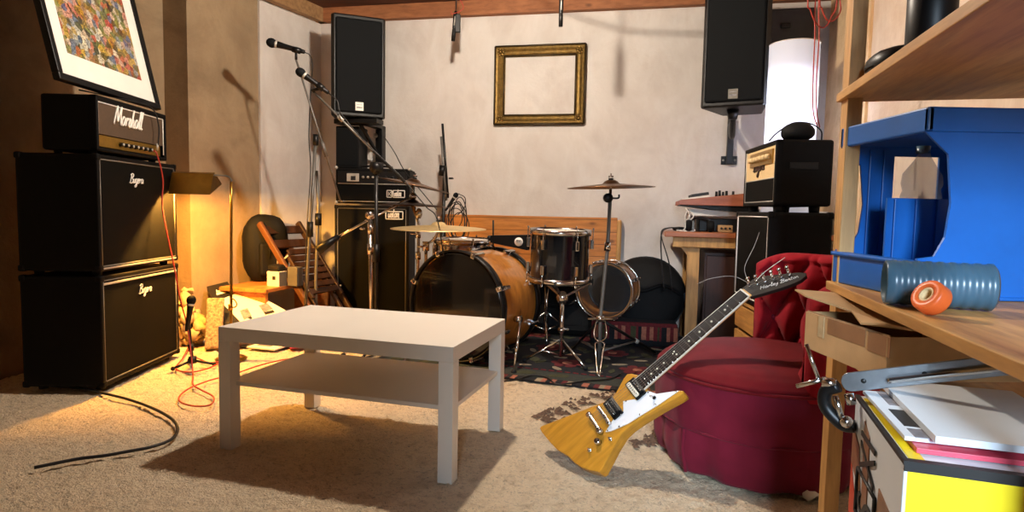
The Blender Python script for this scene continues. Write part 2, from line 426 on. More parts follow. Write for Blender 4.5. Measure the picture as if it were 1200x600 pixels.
# left side: pale board near the corner, then the concrete pillar, its recess and the wall towards us
pa = V((-1.86, 4.55, 0)); pb = V((-2.1, 4.0, 0)); pc = V((-2.31, 4.105, 0)); pd = V((-2.48, 3.72, 0)); pe = V((-2.75, -1.8, 0))
ln = V((lv.y, -lv.x, 0))
q = [corner + lv * .1, pa + ln * .0, pa - ln * .12, corner + lv * .1 - ln * .12]
b = B(WALLP); b.prism([(k.x, k.y) for k in q], -.012, ZC); struct(b, 'wall_left')
q = [pa - lv * .004 - ln * .015, pb, pc, pd, pe, pe + V((-.15, 0, 0)), V((-2.75, 3.8, 0)), V((-2.3, 4.75, 0)), pa - ln * .2]
b = B(CONC); b.prism([(k.x, k.y) for k in q], -.012, ZC); struct(b, 'wall_left.001')
wr = rcorner + nb * 2.9
q = [rcorner - nb * .1, wr, V((wr.x, -1.9, 0)), V((wr.x + .15, -1.9, 0)), wr + V((.15, .03, 0)), rcorner - nb * .1 + u * .15]
b = B(WALLR); b.prism([(k.x, k.y) for k in q], -.012, ZC); struct(b, 'wall_right')
def wall_x(y):              # inner faces of the side walls at depth y
    xl = pe.x + (pd.x - pe.x) * (y - pe.y) / (pd.y - pe.y) if y < pd.y else pd.x + (pc.x - pd.x) * (y - pd.y) / (pc.y - pd.y)
    xr = wr.x if y < wr.y else wr.x + (y - wr.y) * .2035
    return xl + .012, xr - .012
b = B(CEIL); b.box((-3.6, -2.2, ZC), (3.2, 6.2, ZC + .08)); struct(b, 'ceiling')
yb = -1.75; x0w, x1w, z0w, z1w = -.35, .45, .85, 2.05
b = B(plaster('dark brown rear wall', '#3a3029', '#453a31', '#322a24', .4, 2.)); b.box((-3.3, yb - .15, -.012), (x0w, yb, ZC)); b.box((x1w, yb - .15, -.012), (2.2, yb, ZC)); b.box((x0w, yb - .15, -.012), (x1w, yb, z0w)); b.box((x0w, yb - .15, z1w), (x1w, yb, ZC)); struct(b, 'wall_rear')
b = B(WHITEP)
for x in (x0w, x1w - .05): b.box((x, yb - .1, z0w), (x + .05, yb - .04, z1w))
for z in (z0w, z1w - .05): b.box((x0w + .05, yb - .1, z), (x1w - .05, yb - .04, z + .05))
wf = struct(b, 'window_1')
b = B(clear('window glass', '#ffffff', .02, .06)); b.box((x0w + .045, yb - .075, z0w + .045), (x1w - .045, yb - .069, z1w - .045)); b.build('pane', wf)
b = B(BEAM); M = fr(corner, u, (0, 0, 1)); b.box((-.05, -.06, ZT), (4.0, .0, ZC), .004, M); struct(b, 'trim_1')
b = B(wood('tan beam', '#96724a', '#a9835a', '#8d6a44', 'X', 4, .7)); M = fr(corner + ln * .002, -lv, (0, 0, 1)); b.box((.0, .0, ZT), (1.2, .06, ZC), .004, M); struct(b, 'trim_2')
# second ceiling joist further into the room
b = B(BEAM); M = fr(corner + nb * 2.9, u, (0, 0, 1)); b.box((-.8, -.05, ZC - .09), (4.0, .05, ZC), .004, M); struct(b, 'trim_3')

b = B(plaster('tan plaster painted as lit', '#d9b587', '#e6c79c', '#caa677', .4, 3.)); M = fr(rcorner + nb * .04, nb, (0, 0, 1)); b.box((0, -.016, 0) if (M.to_3x3() @ V((0, 1, 0))).x > 0 else (0, 0, 0), (.78, 0, ZC - .001) if (M.to_3x3() @ V((0, 1, 0))).x > 0 else (.78, .016, ZC - .001), .001, M); struct(b, 'lit_wall_strip')  # added tan strip, its colour brightened to stand for light on the right wall

# ---------------------------------------------------------------- camera
cam = bpy.data.cameras.new('camera'); co = bpy.data.objects.new('camera', cam); COL.objects.link(co); SC.camera = co
cam.sensor_fit = 'HORIZONTAL'; cam.sensor_width = 36; cam.lens = F_ * 36 / 1200; cam.clip_start = .02
m = Matrix((RT, UP, -FW)).transposed().to_4x4(); m.translation = EYE; co.matrix_world = m

# ---------------------------------------------------------------- light
BULB = V((-.254, 2.80, 2.218))
t = thing('pendant_bulb', 'bare round bulb hanging from the ceiling above the white coffee table', 'lamp', BULB + V((0, 0, 0)))
b = B(emit('lit bulb', '#fff0dc', 2250)); b.ball((0, 0, 0), .045, 20); b.build('bulb', t)
b = B(BLACKP); b.cyl((0, 0, .04), (0, 0, .10), .02, .017); b.build('socket', t)
b = B(BLACKC); b.cyl((0, 0, .10), (0, 0, ZC - BULB.z), .004); b.build('cord', t)
la = bpy.data.lights.new('daylight', 'AREA'); la.shape = 'RECTANGLE'; la.size = .6; la.size_y = 1.0; la.energy = 18; la.color = (.66, .83, 1.); la.spread = math.radians(40)
lo = bpy.data.objects.new('daylight', la); COL.objects.link(lo); lo.location = (.02, yb - .22, 1.5)
lo.rotation_euler = (V((1.08, 1.75, .12)) - lo.location).to_track_quat('-Z', 'Y').to_euler()
w = bpy.data.worlds.new('world'); SC.world = w; w.use_nodes = True
w.node_tree.nodes['Background'].inputs[0].default_value = (.6, .75, 1, 1); w.node_tree.nodes['Background'].inputs[1].default_value = .8
SC.view_settings.view_transform = 'Standard'; SC.view_settings.look = 'None'; SC.view_settings.gamma = 1
SC.view_settings.use_curve_mapping = False; SC.view_settings.exposure = 0.0
# ---------------------------------------------------------------- floor coverings
b = B(CARPET)
def carpet_f(s, t_):
    y = -1.74 + 5.78 * t_; xa, xb = wall_x(y); x = xa + (xb - xa) * s
    return V((x, y, .004 + .006 * noise.noise(V((x * 9, y * 9, 0))) + .004 * noise.noise(V((x * 31, y * 31, 3)))))
_cf = carpet_f
def carpet_f(s, t_):
    p_ = _cf(s, t_); q_ = noise.noise(V((p_.x * 75, p_.y * 75, 9))) + .6 * noise.noise(V((p_.x * 33, p_.y * 40, 5)))
    return V((p_.x + .006 * noise.noise(V((p_.x * 60, p_.y * 60, 1))), p_.y, max(-.002, p_.z + 0.011 * q_ - .003)))
b.grid(carpet_f, 330, 410)
b.mat(MOTIF)
r2 = random.Random(3)
def tuft(px, py, s=1.):
    for k in range(7):
        c = gz(px + r2.uniform(-9, 9) * s, py + r2.uniform(-4.5, 4.5) * s)
        n = 9; a0 = r2.uniform(0, 6); rx = r2.uniform(.008, .022) * s; ry = r2.uniform(.005, .010) * s; th = -.25 + r2.uniform(-.5, .5)
        v = [(c.x, c.y, .020)]
        for j in range(n):
            a = 2 * PI * j / n; q = r2.uniform(.55, 1.25)
            lx, ly = rx * q * math.cos(a), ry * q * math.sin(a)
            v.append((c.x + lx * math.cos(th) - ly * math.sin(th), c.y + lx * math.sin(th) + ly * math.cos(th), .008))
        b.raw(v, [(0, 1 + j, 1 + (j + 1) % n) for j in range(n)], None, True)
for q in ((634, 490), (642, 486), (650, 482), (660, 484), (668, 478), (676, 474), (690, 472), (702, 468), (712, 464), (722, 461), (733, 457), (744, 452),
          (748, 524), (757, 520), (764, 516), (772, 511), (782, 507), (640, 494), (655, 490), (768, 522), (790, 503)): tuft(*q)
cp = b.build('carpet', label='large beige shag carpet with dark brown jagged motifs, under the coffee table', category='carpet')
# the dark oriental rug under the drums
a19 = math.radians(-19.4); RM = tr(-.889, 3.444, .016) @ rz(a19)
RUGN = mat('dark navy rug pile', '#0e0f14', .95, 0, .4, 60, .6, 200, .003)
RUGG = mat('grey green rug band', '#2a2f2a', .95, 0, .3, 60, .6, 200, .003)
RUGR = mat('rug red', '#5e171b', .95, 0, .3, 60, .6, 200, .003)
RUGC = mat('rug cream', '#8d8069', .95, 0, .2, 60, .6, 200, .003)
RUGP = mat('rug dusty pink', '#965c48', .95, 0, .25, 60, .6, 200, .003)
RUGO = mat('rug olive', '#36371f', .95, 0, .25, 60, .6, 200, .003)
W, D = 1.82, 1.5
b = B(RUGN, None); b.box((0, 0, -.012), (W, D, 0), .003)
def patch(m, x0, y0, x1, y1, z=.0015): b.mat(m); b.box((x0, y0, -.002), (x1, y1, z))
def blob(m, cx, cy, rx, ry, th=0, n=10, z=.002, j=.18):
    b.mat(m); P = []
    for k in range(n):
        a = 2 * PI * k / n; q = 1 + r2.uniform(-j, j); x, y = rx * q * math.cos(a), ry * q * math.sin(a)
        P.append((cx + x * math.cos(th) - y * math.sin(th), cy + x * math.sin(th) + y * math.cos(th)))
    b.prism(P, -.002, z)
x = 0.1; k = 0
while x < W - .02:
    w_ = r2.uniform(.022, .034); patch((RUGC, RUGP, RUGN, RUGP, RUGN, RUGR)[k % 6] if r2.random() < .8 else RUGN, x, .0, x + w_, .055, .002); x += w_; k += 1
patch(RUGG, .1, .06, W, .20)
for k in range(9): blob(RUGO, .22 + k * .19, .13, .06, .03, .3, 8, .003)
x = .1
while x < W - .02: patch(RUGR, x, .215, x + .03, .228, .003); x += .045
for k, m in enumerate((RUGC, RUGN, RUGC, RUGN)): patch(m, -.005 + k * .035, .0, .028 + k * .035, D * .25, .003)
for k in range(4):
    for j in range(3):
        cx = .34 + k * .40 + (.2 if j % 2 else 0); cy = .42 + j * .36
        if cx > W - .1: continue
        for i in range(6):
            a = i * PI / 3; blob(RUGR, cx + .055 * math.cos(a), cy + .055 * math.sin(a), .045, .035, a, 8, .0025)
        blob(RUGP, cx, cy, .03, .03, 0, 8, .004)
        for i in range(5):
            a = i * 2 * PI / 5 + .4 * k; blob(RUGC if i % 2 else RUGO, cx + .15 * math.cos(a), cy + .14 * math.sin(a), .045, .018, a + 1., 8, .003)
        blob(RUGO, cx + .2, cy + .02, .03, .06, .4, 8, .0028); blob(RUGC, cx + .19, cy - .13, .035, .014, .2, 8, .003)
b.build('oriental_rug', origin=RM, label='dark navy oriental rug with red flowers under the drum kit', category='rug')

# ---------------------------------------------------------------- coffee table
t = thing('coffee_table', 'white rectangular coffee table with a lower shelf standing on beige carpet', 'table', tr(-1.0414, 2.1557, .012) @ rz(-.2886))
h = .438
b = B(TABLEW); b.box((0, 0, h - .05), (.9, .55, h), .0015); b.build('tabletop', t)
for (x, y) in ((0, 0), (.85, 0), (.85, .5), (0, .5)):
    b = B(TABLEW); b.box((x, y, -.008), (x + .05, y + .05, h - .0505), .0015); b.build('leg', t)
b = B(TABLEW); b.box((.012, .03, .222), (.888, .52, .237), .001); b.build('shelf', t)

# ---------------------------------------------------------------- left stack of amplifiers
SM = fr((-1.863, 2.763, .012), (-.044, .999, 0), (0, 0, 1))      # x along the front, y back, z up
def corners(t, w, d, z0, z1):
    for x in (0, w):
        for y in (0, d):
            for z in (z0, z1):
                b_ = B(TOLEX); b_.box((x - (.003 if x == 0 else .028), y - (.003 if y == 0 else .028), z - (.003 if z == z0 else .028)),
                       (x + (.028 if x == 0 else .003), y + (.028 if y == 0 else .003), z + (.028 if z == z0 else .003)), .008); b_.build('corner_protector', t)
def cab(name, label, M, w, d, h_, feet=.02, logo=None, pip=PIPG, strip=None, group=None, lx=.3, lz=.4, lh=.045):
    t = thing(name, label, 'amplifier cabinet', M, group)
    b = B(TOLEX); f = .022
    b.box((0, .012, feet), (w, d, h_), .012)
    b.box((0, 0, feet), (f, .03, h_), .006); b.box((w - f, 0, feet), (w, .03, h_), .006)
    b.box((0, 0, feet), (w, .03, feet + f), .006); b.box((0, 0, h_ - f), (w, .03, h_), .006); b.build('body', t)
    b = B(GRILLE); b.box((f, .006, feet + f), (w - f, .02, h_ - f), .004); b.build('grille_cloth', t)
    b = B(pip); q = .0035
    for A, C_ in (((f, .004, feet + f), (w - f, .004, feet + f)), ((f, .004, h_ - f), (w - f, .004, h_ - f)), ((f, .004, feet + f), (f, .004, h_ - f)), ((w - f, .004, feet + f), (w - f, .004, h_ - f))):
        b.cyl(A, C_, q, None, 8)
    if strip: b.mat(SILVERP); b.box((f, -.002, strip[0]), (w - f, .006, strip[1]), .002)
    b.build('piping', t, label='silver piping around the black grille')
    if logo:
        b = B(LOGOW); script(b, logo, lh, fr((lx, .003, lz), (1, 0, 0), (0, -1, 0)), .0025, .25); b.build('logo', t, label='white script logo')
    corners(t, w, d, feet, h_)
    for x in (.06, w - .06):
        for y in (.05, d - .05):
            b = B(RUBBER); b.cyl((x, y, 0), (x, y, feet + .004), .018, .022, 12); b.build('foot', t)
    return t
cab('speaker_cabinet', 'black guitar speaker cabinet standing on the floor, bottom of the left stack', SM, .703, .36, .535, .022, 'Bugera', PIPG, (.492, .502), 'guitar speaker cabinets of the left stack', .31, .415)
cab('speaker_cabinet', 'black guitar speaker cabinet lit by the brass lamp, upper one of the left stack', SM @ tr(0, 0, .535), .703, .36, .553, .022, 'Bugera', PIPG, (.030, .038), 'guitar speaker cabinets of the left stack', .255, .435)
# the head on top
MM = SM @ tr(0, .0, 1.088)
t = thing('amplifier_head', 'black guitar amplifier head with white script logo and gold panel on the left stack', 'amplifier', MM)
w, d, h_ = .60, .24, .262
b = B(TOLEX); f = .018; b.box((0, .02, .014), (w, d, h_), .012); b.box((0, -.004, .014), (w, .03, .014 + f), .006); b.box((0, -.004, h_ - f - .004), (w, .03, h_), .006)
b.box((0, -.004, .014), (f, .03, h_), .006); b.box((w - f, -.004, .014), (w, .03, h_), .006); b.build('body', t)
b = B(FAWN); b.box((f + .004, .006, .092), (w - f - .004, .022, h_ - f - .012), .002); b.build('grille_cloth', t, label='dark brown grille cloth with white piping')
b = B(WHITEP); x0, x1, z0, z1 = f + .004, w - f - .004, .090, h_ - f - .010
for A, C_ in (((x0, .004, z1), (x1, .004, z1)), ((x1, .004, z0 - .045), (x1, .004, z1)), ((x0, .004, z0), (x0, .004, z1))): b.cyl(A, C_, .0028, None, 8)
b.build('piping', t, label='white piping')
b = B(GOLDP); b.box((f + .004, .008, .036), (w - f - .03, .02, .088), .001); pn = b.build('control_panel', t, label='gold control panel')
for k in range(7):
    b = B(BLACKP); x = .19 + k * .042; b.cyl((x, .008, .060), (x, -.010, .060), .0105, .009, 14); b.mat(SILVERP); b.cyl((x, -.0101, .060), (x, -.0118, .060), .007, .0065, 12); b.build('knob', pn)
b = B(LOGOW); script(b, 'Marshall', .088, fr((.135, .002, .150), (1, 0, 0), (0, -1, 0)), .0045, .22, .78); b.build('logo', t, label='white script logo')
b = B(BLACKP); b.tube([(.2, .12, h_), (.21, .12, h_ + .02), (.39, .12, h_ + .02), (.4, .12, h_)], .008, 8, 4); b.build('handle', t)
for x in (.05, w - .05):
    for y in (.05, d - .04):
        b = B(RUBBER); b.cyl((x, y, 0), (x, y, .018), .015, .018, 12); b.build('foot', t)
# framed print leaning back on the head
lean = math.radians(12.5)
FM = SM @ tr(-.20, .014, 1.088 + .262 + .026) @ Matrix.Rotation(-lean, 4, 'X')
t = thing('framed_picture', 'black framed colourful busy picture in a white mat leaning on the left amplifier head', 'picture', FM)
W2, H2 = .79, 1.0; fw = .03
b = B(BLACKP); b.box((0, 0, 0), (W2, .03, fw), .003); b.box((0, 0, H2 - fw), (W2, .03, H2), .003); b.box((0, 0, fw), (fw, .03, H2 - fw), .003); b.box((W2 - fw, 0, fw), (W2, .03, H2 - fw), .003)
b.box((.01, .022, .01), (W2 - .01, .028, H2 - .01)); b.build('frame', t)
b = B(WHITEP); b.box((fw - .004, .012, fw - .004), (W2 - fw + .004, .02, H2 - fw + .004)); b.build('mat_board', t, label='white mat board')
b = B(ART); b.box((.11, .0105, .135), (W2 - .115, .0125, H2 - .13)); b.build('print', t, label='busy multicoloured painting')
# the jack cable and the long red cable
def sl(x, y, z): return SM @ V((x, y, z))
b = B(BLACKC); b.tube([sl(.05, .1, 1.375), sl(.24, .02, 1.37), sl(.42, -.02, 1.36), sl(.47, -.03, 1.28), sl(.475, -.025, 1.2), sl(.478, -.018, 1.17)], .0035, 6)
b.mat(SILVERP); b.cyl(sl(.478, -.018, 1.185), sl(.479, -.014, 1.148), .006); b.build('patch_cable', label='thin black patch cable hanging in front of the left amplifier head', category='cable')
b = B(REDC)
pts = [sl(.46, .006, 1.146), sl(.463, -.02, 1.13), sl(.50, -.03, 1.0)] + [at(x, y, Y) for x, y, Y in ((190, 240, 3.25), (196, 275, 3.24), (204, 312, 3.24), (211, 350, 3.24), (220, 385, 3.22))]
pts += [gz(x, y, .022) for x, y in ((226, 436), (226, 450), (236, 457), (250, 465), (247, 474), (230, 476), (213, 472), (210, 465), (222, 455), (245, 446), (275, 438), (305, 428), (335, 421), (360, 419), (385, 421))]
b.tube(pts, .0038, 6, 8); b.build('instrument_cable', label='red cable running from the left amplifier head down across the carpet', category='cable')
b = B(REDC); b.tube([gz(x, y, .022) for x, y in ((224, 418), (232, 420), (245, 425), (258, 424), (243, 432), (222, 436), (206, 432), (214, 420), (222, 405), (222, 412))], .0038, 6, 8)
b.build('instrument_cable', label='short red cable looped around the little microphone stand by the left stack', category='cable')
b = B(BLACKC); b.tube([gz(x, y, .02) for x, y in ((60, 452), (95, 455), (122, 461), (150, 468), (178, 478), (200, 490), (208, 502), (202, 514), (180, 523), (150, 529), (122, 534), (90, 538), (40, 548))], .0058, 8, 8)
b.build('speaker_cable', label='thick black cable curling on carpet at the lower left', category='cable')

# ---------------------------------------------------------------- brass reading lamp
Lb = at(271, 427, 3.42); Lb.z = .012
t = thing('reading_lamp', 'brass floor reading lamp with a tent shaped shade beside the left stack', 'lamp', Lb)
top = at(271, 213, Lb.y + .0) - Lb
b = B(BRASS); b.lathe([(0, 0), (.082, 0), (.085, .006), (.07, .016), (.03, .022), (.012, .03), (0, .03)], None, 32); b.build('base', t)
b = B(BRASS); b.tube([(0, 0, .02), (top.x * .5, top.y * .5, top.z * .5), (top.x, top.y, top.z)], .0075, 10, 4)
b.cyl((0, 0, .28), (0, 0, .315), .012); b.tube([(0, 0, .3), (.03, -.01, .30), (.045, -.02, .32), (.03, -.02, .345), (.0, 0, .345)], .004, 6); b.build('pole', t)
b = B(GREYM); b.tube([top, top + V((0, 0, .012)), top + V((-.025, 0, .03)), top + V((-.09, -.02, .032)), top + V((-.15, -.03, .03))], .005, 8); b.build('arm', t)
sd = V((-1, -.12, 0)).normalized(); so = top + V((-.085, -.02, .045)); SHM = fr(so, sd, (0, 0, 1)) @ Matrix.Rotation(math.radians(-19), 4, 'X')
b = B(BRASS)
prof = [(-.098, -.092), (-.012, 0), (.012, 0), (.098, -.092)]
L_ = .215; th = .002
for sgn in (0, 1):
    vs = []
    for x in (sgn * .002, L_ - sgn * .002):
        for (y, z) in prof: vs.append((x, y * (1 - sgn * .03), z - sgn * th))
    b.raw(vs, [(0, 1, 5, 4), (1, 2, 6, 5), (2, 3, 7, 6), (0, 1, 2, 3), (4, 5, 6, 7)], SHM)
b.build('shade', t, label='brass shade with slanted sides')
b = B(emit('warm tube', '#ffb650', 7000)); b.cyl(SHM @ V((.06, 0, -.048)), SHM @ V((.15, 0, -.048)), .012); b.build('light_tube', t)

# ---------------------------------------------------------------- clutter by the pillar
for k, (x, y, s) in enumerate(((214, 340, .05), (222, 350, .06), (211, 365, .055), (218, 378, .05), (229, 372, .045), (208, 388, .05), (232, 345, .05))):
    Y = 3.83; c = at(x, y, Y)
    M = tr(*c)
b = B(STONE)
for k in range(46):
    px = r2.uniform(206, 236); Yk = r2.uniform(3.72, 3.9); z = r2.uniform(.02, .36) * (1 - abs(px - 221) / 26)
    c = at(px, 400, Yk); b.ball((c.x, c.y, max(.03, z)), (r2.uniform(.02, .05), r2.uniform(.02, .05), r2.uniform(.02, .045)), 10)
b.jitter(.022, 30); b.jitter(.012, 75)
o = b.build('plaster_rubble', label='heap of crumbled tan plaster lumps at the foot of the concrete pillar', category='rubble'); o['kind'] = 'stuff'
b = B(mat('speckled tan stone', '#93795a', .9, 0, .6, 70, .8, 60, .006)); p0 = at(231, 353, 3.72); p1 = gz(250, 409, .02)
M = axm(p1, p0); L = (p0 - p1).length
b.box((-.045, -.02, 0), (.05, .02, L), .008, fr(p1, (1, .35, 0), p0 - p1)); b.jitter(.006, 20)
b.build('stone_slab', label='speckled tan stone slab leaning beside the concrete pillar', category='slab')
# little mic stand in front of the stack
c = gz(226, 432); c.z = .016
t = thing('short_microphone_stand', 'short black microphone stand on carpet beside the left stack', 'microphone stand', c)
tp = at(221, 378, c.y) - c
b = B(BLACKM); b.tube([(0, 0, .02), tp * .5, tp], .008, 8, 3); b.cyl(tp * .35, tp * .5, .014); b.build('pole', t)
b = B(BLACKM); b.cyl((0, 0, .015), (0, 0, .05), .02); b.build('hub', t)
for a in (.1, 2.2, 4.2):
    b = B(BLACKM); e = V((math.cos(a) * .11, math.sin(a) * .11, .008)); b.tube([(0, 0, .03), e], .007, 8, 1); b.ball(e, .012, 8); b.build('leg', t)
m0 = at(219, 388, c.y - .03) - c; m1 = at(223, 360, c.y - .02) - c
def mic(M_, t=None, label=None, world=False):       # a hand held vocal microphone along +z
    b = B(BLACKP); b.lathe([(0, 0), (.009, 0), (.0105, .01), (.014, .10), (.017, .135), (.017, .14)], M_, 16); h = b.build('microphone_body', t)
    b = B(SILVERP); b.lathe([(.0172, .136), (.0195, .139), (.0195, .145), (.018, .147)], M_, 16); b.build('ring', h)
    b = B(GRILLEB); b.ball((0, 0, .166), (.024, .024, .027), 14, M_); b.build('microphone_grille', t)
t = thing('microphone', 'small dark microphone clipped to the short stand beside the left stack', 'microphone', c)
mic(axm(m0, m1), t)
# low pine bench under the pillar with a flat black case and printed sheets on it
BM = fr((-1.93, 4.02, .0), (.25, .97, 0), (0, 0, 1))
be = thing('low_bench', 'low orange wooden bench along the wall under the black bag', 'bench', BM)
b = B(OAKR); b.box((0, -.36, .32), (.85, .0, .345), .003); b.build('bench_top', be)
for x in (.03, .79):
    b = B(OAKR); b.box((x, -.33, 0), (x + .03, -.03, .32), .003); b.build('bench_side', be)
pA = at(245, 341, 4.02); pB = at(296, 339, 4.10); pC = at(281, 384, 3.72); nS = (pB - pA).cross(pC - pA).normalized()
if nS.z < 0: nS = -nS
def sheet(name, label, category, px, m, th_, off, extra=None):
    P = [onp(x, y, pA + nS * off, nS) for x, y in px]; b = B(m)
    top_ = [p + nS * th_ for p in P]; n = len(P)
    b.raw(P + top_, [tuple(range(n)), tuple(range(n, 2 * n))] + [(k, (k + 1) % n, n + (k + 1) % n, n + k) for k in range(n)])
    org = P[0].copy()
    if extra:
        for (m2, q, o2) in extra:
            b.mat(m2); b.raw([onp(x, y, pA + nS * (off + th_ + .0008 + o2), nS) for x, y in q], [tuple(range(len(q)))])
    return b.build(name, None, True, org, label=label, category=category)
sheet('flat_case', 'flat black box with a white crown logo lying slanted on the bench', 'box', [(243, 341), (267, 335), (300, 385), (271, 398)], INK, .035, -.036,
      [(LOGOW, [(254, 346), (268, 342), (267, 339.5), (253.5, 343.2)], 0), (LOGOW, [(253.5, 342.6), (253, 339), (256, 341), (258, 337.5), (260.5, 340), (263, 336.5), (264, 339), (267, 336.5), (267, 339)], 0)])
sheet('brochure', 'cream printed brochure with photos spread slanted in front of the bench', 'brochure', [(257, 352), (290, 339), (338, 366), (318, 392), (288, 384)], PAPER, .003, .001,
      [(INK, [(293, 348), (302, 345), (306, 349), (300, 351)], 0), (INKG, [(303, 358), (313, 355), (320, 362), (309, 366)], 0), (INK, [(309, 366), (320, 363), (322, 366), (311, 369)], 0), (INKG, [(281, 364), (290, 361), (295, 370), (286, 375)], 0), (INK, [(289, 372), (294, 370), (297, 375), (293, 374)], 0)])
# underneath: papers on the floor seen between the table legs
for k, (px, py, w_, a, m, lab) in enumerate(((300, 405, .17, .4, INK, 'black booklet lying on carpet under the brochure'), (318, 409, .20, -.3, PAPER, 'white folded leaflet lying on carpet behind the coffee table'), (285, 404, .16, .1, CARDD, 'tan card lying on carpet behind the near left table leg'), (352, 408, .15, .5, PINKR, 'reddish printed leaflet on the floor behind the coffee table'))):
    c = gz(px, py); b = B(m); b.box((-w_ / 2, -.10, 0), (w_ / 2, .10, .006 + .003 * k), .001); b.mat(INKG); b.box((-w_ / 3, -.05, .005), (w_ / 6, .06, .0075 + .003 * k))
    b.build('leaflet', None, False, tr(c.x, c.y, .017 + .002 * k) @ rz(a), label=lab, category='leaflet', group='leaflets on the carpet behind the coffee table')
# black bag, small white box, small black pouch on the bench
c = at(312, 350, 4.38); c.z = .345
t = thing('gig_bag', 'black padded bag standing on the bench against the pale wall', 'bag', fr(c, (.8, .6, 0), (0, 0, 1)))
b = B(BAGB); b.ball((0, 0, .235), (.16, .085, .245), 24, None, .75); b.jitter(.012, 9); b.build('bag_body', t)
b = B(BLACKM); b.tube([(-.02, -.085, .36), (-.005, -.105, .30), (.0, -.105, .2), (-.01, -.085, .12)], .012, 8); b.build('handle', t)
b = B(BAGB); b.box((-.07, -.11, .05), (.06, -.06, .28), .02); pk = b.build('front_pocket', t)
b = B(SILVERP); b.cyl((.05, -.112, .13), (.052, -.11, .17), .006, None, 8); b.build('zip_pull', pk)
c = at(325, 362, 4.12); c.z = .345
b = B(PAPER); b.box((-.05, -.04, 0), (.05, .04, .10), .002); b.mat(INK); b.box((-.005, -.0408, .045), (.022, -.0398, .07)); b.mat(GREYM); b.box((.0502, -.038, .002), (.0512, .038, .098))
b.build('small_carton', None, False, fr(c, (.94, -.34, 0), (0, 0, 1)), label='small white carton with a black square on the bench', category='box')
c2 = c + V((0, 0, .1)); b = B(BAGB); b.box((-.05, -.035, 0), (.045, .035, .045), .014); b.jitter(.005, 20); b.build('pouch', None, False, fr(c2, (.94, -.34, 0), (0, 0, 1)), label='small black pouch lying on the white carton', category='pouch')
b = B(GREYM); b.box((-.04, -.03, 0), (.04, .03, .13), .004); b.mat(PAPER); b.box((-.0405, -.02, .02), (-.04, .02, .1))
b.build('metal_tin', None, False, fr(c + V((.115, .02, 0)), (.94, -.34, 0), (0, 0, 1)), label='grey tin standing between white carton and folding chair', category='tin')
# folded wooden chair leaning on the pale wall
n_ = V((lv.y, -lv.x, 0)); topp = at(304, 259, 4.26); foot = V((topp.x, topp.y, .016)) + n_ * .60
CM = fr(foot, lv, topp - foot); L = (topp - foot).length
t = thing('folding_chair', 'brown wooden folding chair folded up and leaning against the pale left wall', 'chair', CM)
w = .40
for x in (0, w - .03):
    b = B(DARKW_LIT if x == 0 else DARKW); b.box((x, -.0, 0), (x + .03, .045, L), .008); b.build('rail', t)
for z in (L - .10, L - .22):
    b = B(DARKW); b.box((.03, .012, z), (w - .03, .03, z + .065), .004); b.build('back_slat', t)
b = B(DARKW)
for x in (.04, w - .065): b.box((x, -.03, .30), (x + .025, -.004, L - .30), .004)
for k in range(7): b.box((.065, -.028, .33 + k * .055), (w - .065, -.012, .372 + k * .055), .003)
b.build('seat', t)
for x in (.075, w - .10):
    b = B(DARKW); b.box((x, .012, .02), (x + .025, .04, L - .36), .006); b.build('front_leg', t)
b = B(DARKW); b.cyl((.09, .026, .16), (w - .09, .026, .16), .01); b.build('crossbar', t)
for z in (.36, L - .32):
    for x in (.034, w - .034):
        b = B(SILVERP); b.cyl((x, -.034, z), (x, .05, z), .006, None, 10); b.build('pivot_bolt', t)
# ---------------------------------------------------------------- loudspeakers on the back wall
def wallpt(x, y): return onp(x, y, wb, nb)
def loudspeaker(label, M, w, d, h_, bm=None):
    t = thing('loudspeaker', label, 'loudspeaker', M, 'loudspeakers on the wall brackets')
    tp_ = .07
    P = [(0, .03), (.02, 0), (w - .02, 0), (w, .03), (w - tp_, d), (tp_, d)]
    b = B(BLACKP); b.prism(P, 0, h_, None, .012); b.build('cabinet', t)
    b = B(GRILLEB); b.box((.028, -.012, .03), (w - .028, .004, h_ - .03), .012); b.build('front_grille', t, label='dark grey perforated front grille')
    b = B(bm or SILVERP); b.box((w * .5 - .028, -.0145, .045), (w * .5 + .03, -.011, .105), .001); b.mat(INKG); b.box((w * .5 - .02, -.0152, .085), (w * .5 + .02, -.0144, .090)); b.box((w * .5 - .02, -.0152, .062), (w * .5 + .022, -.0144, .072)); b.build('badge', t, label='grey badge plate' if bm else 'silver badge plate')
    for x, y, dd in ((.03, d * .5, -1), (w - .03, d * .5, 1)):
        b = B(RUBBER); b.box((x - .012, y - .05, h_ * .55), (x + .012, y + .05, h_ * .62), .006); b.build('handle', t)
    return t
S1 = at(388.5, 135, 4.46); e = at(452, 135, 4.60); ang = math.atan2(e.y - S1.y, e.x - S1.x)
SL = fr(S1, (math.cos(ang), math.sin(ang), 0), (0, 0, 1)); wl = (V((e.x, e.y, 0)) - V((S1.x, S1.y, 0))).length
loudspeaker('black loudspeaker on a wall bracket in the left corner above the small bass amplifier', SL, wl, .33, .725)
SRo = at(820, 127, 3.98); SR = fr(SRo, (math.cos(-.50), math.sin(-.50), 0), (0, 0, 1))
loudspeaker('black loudspeaker tilted on a wall bracket beside the white cylinder lamp', SR, .40, .38, .74, PIPG)
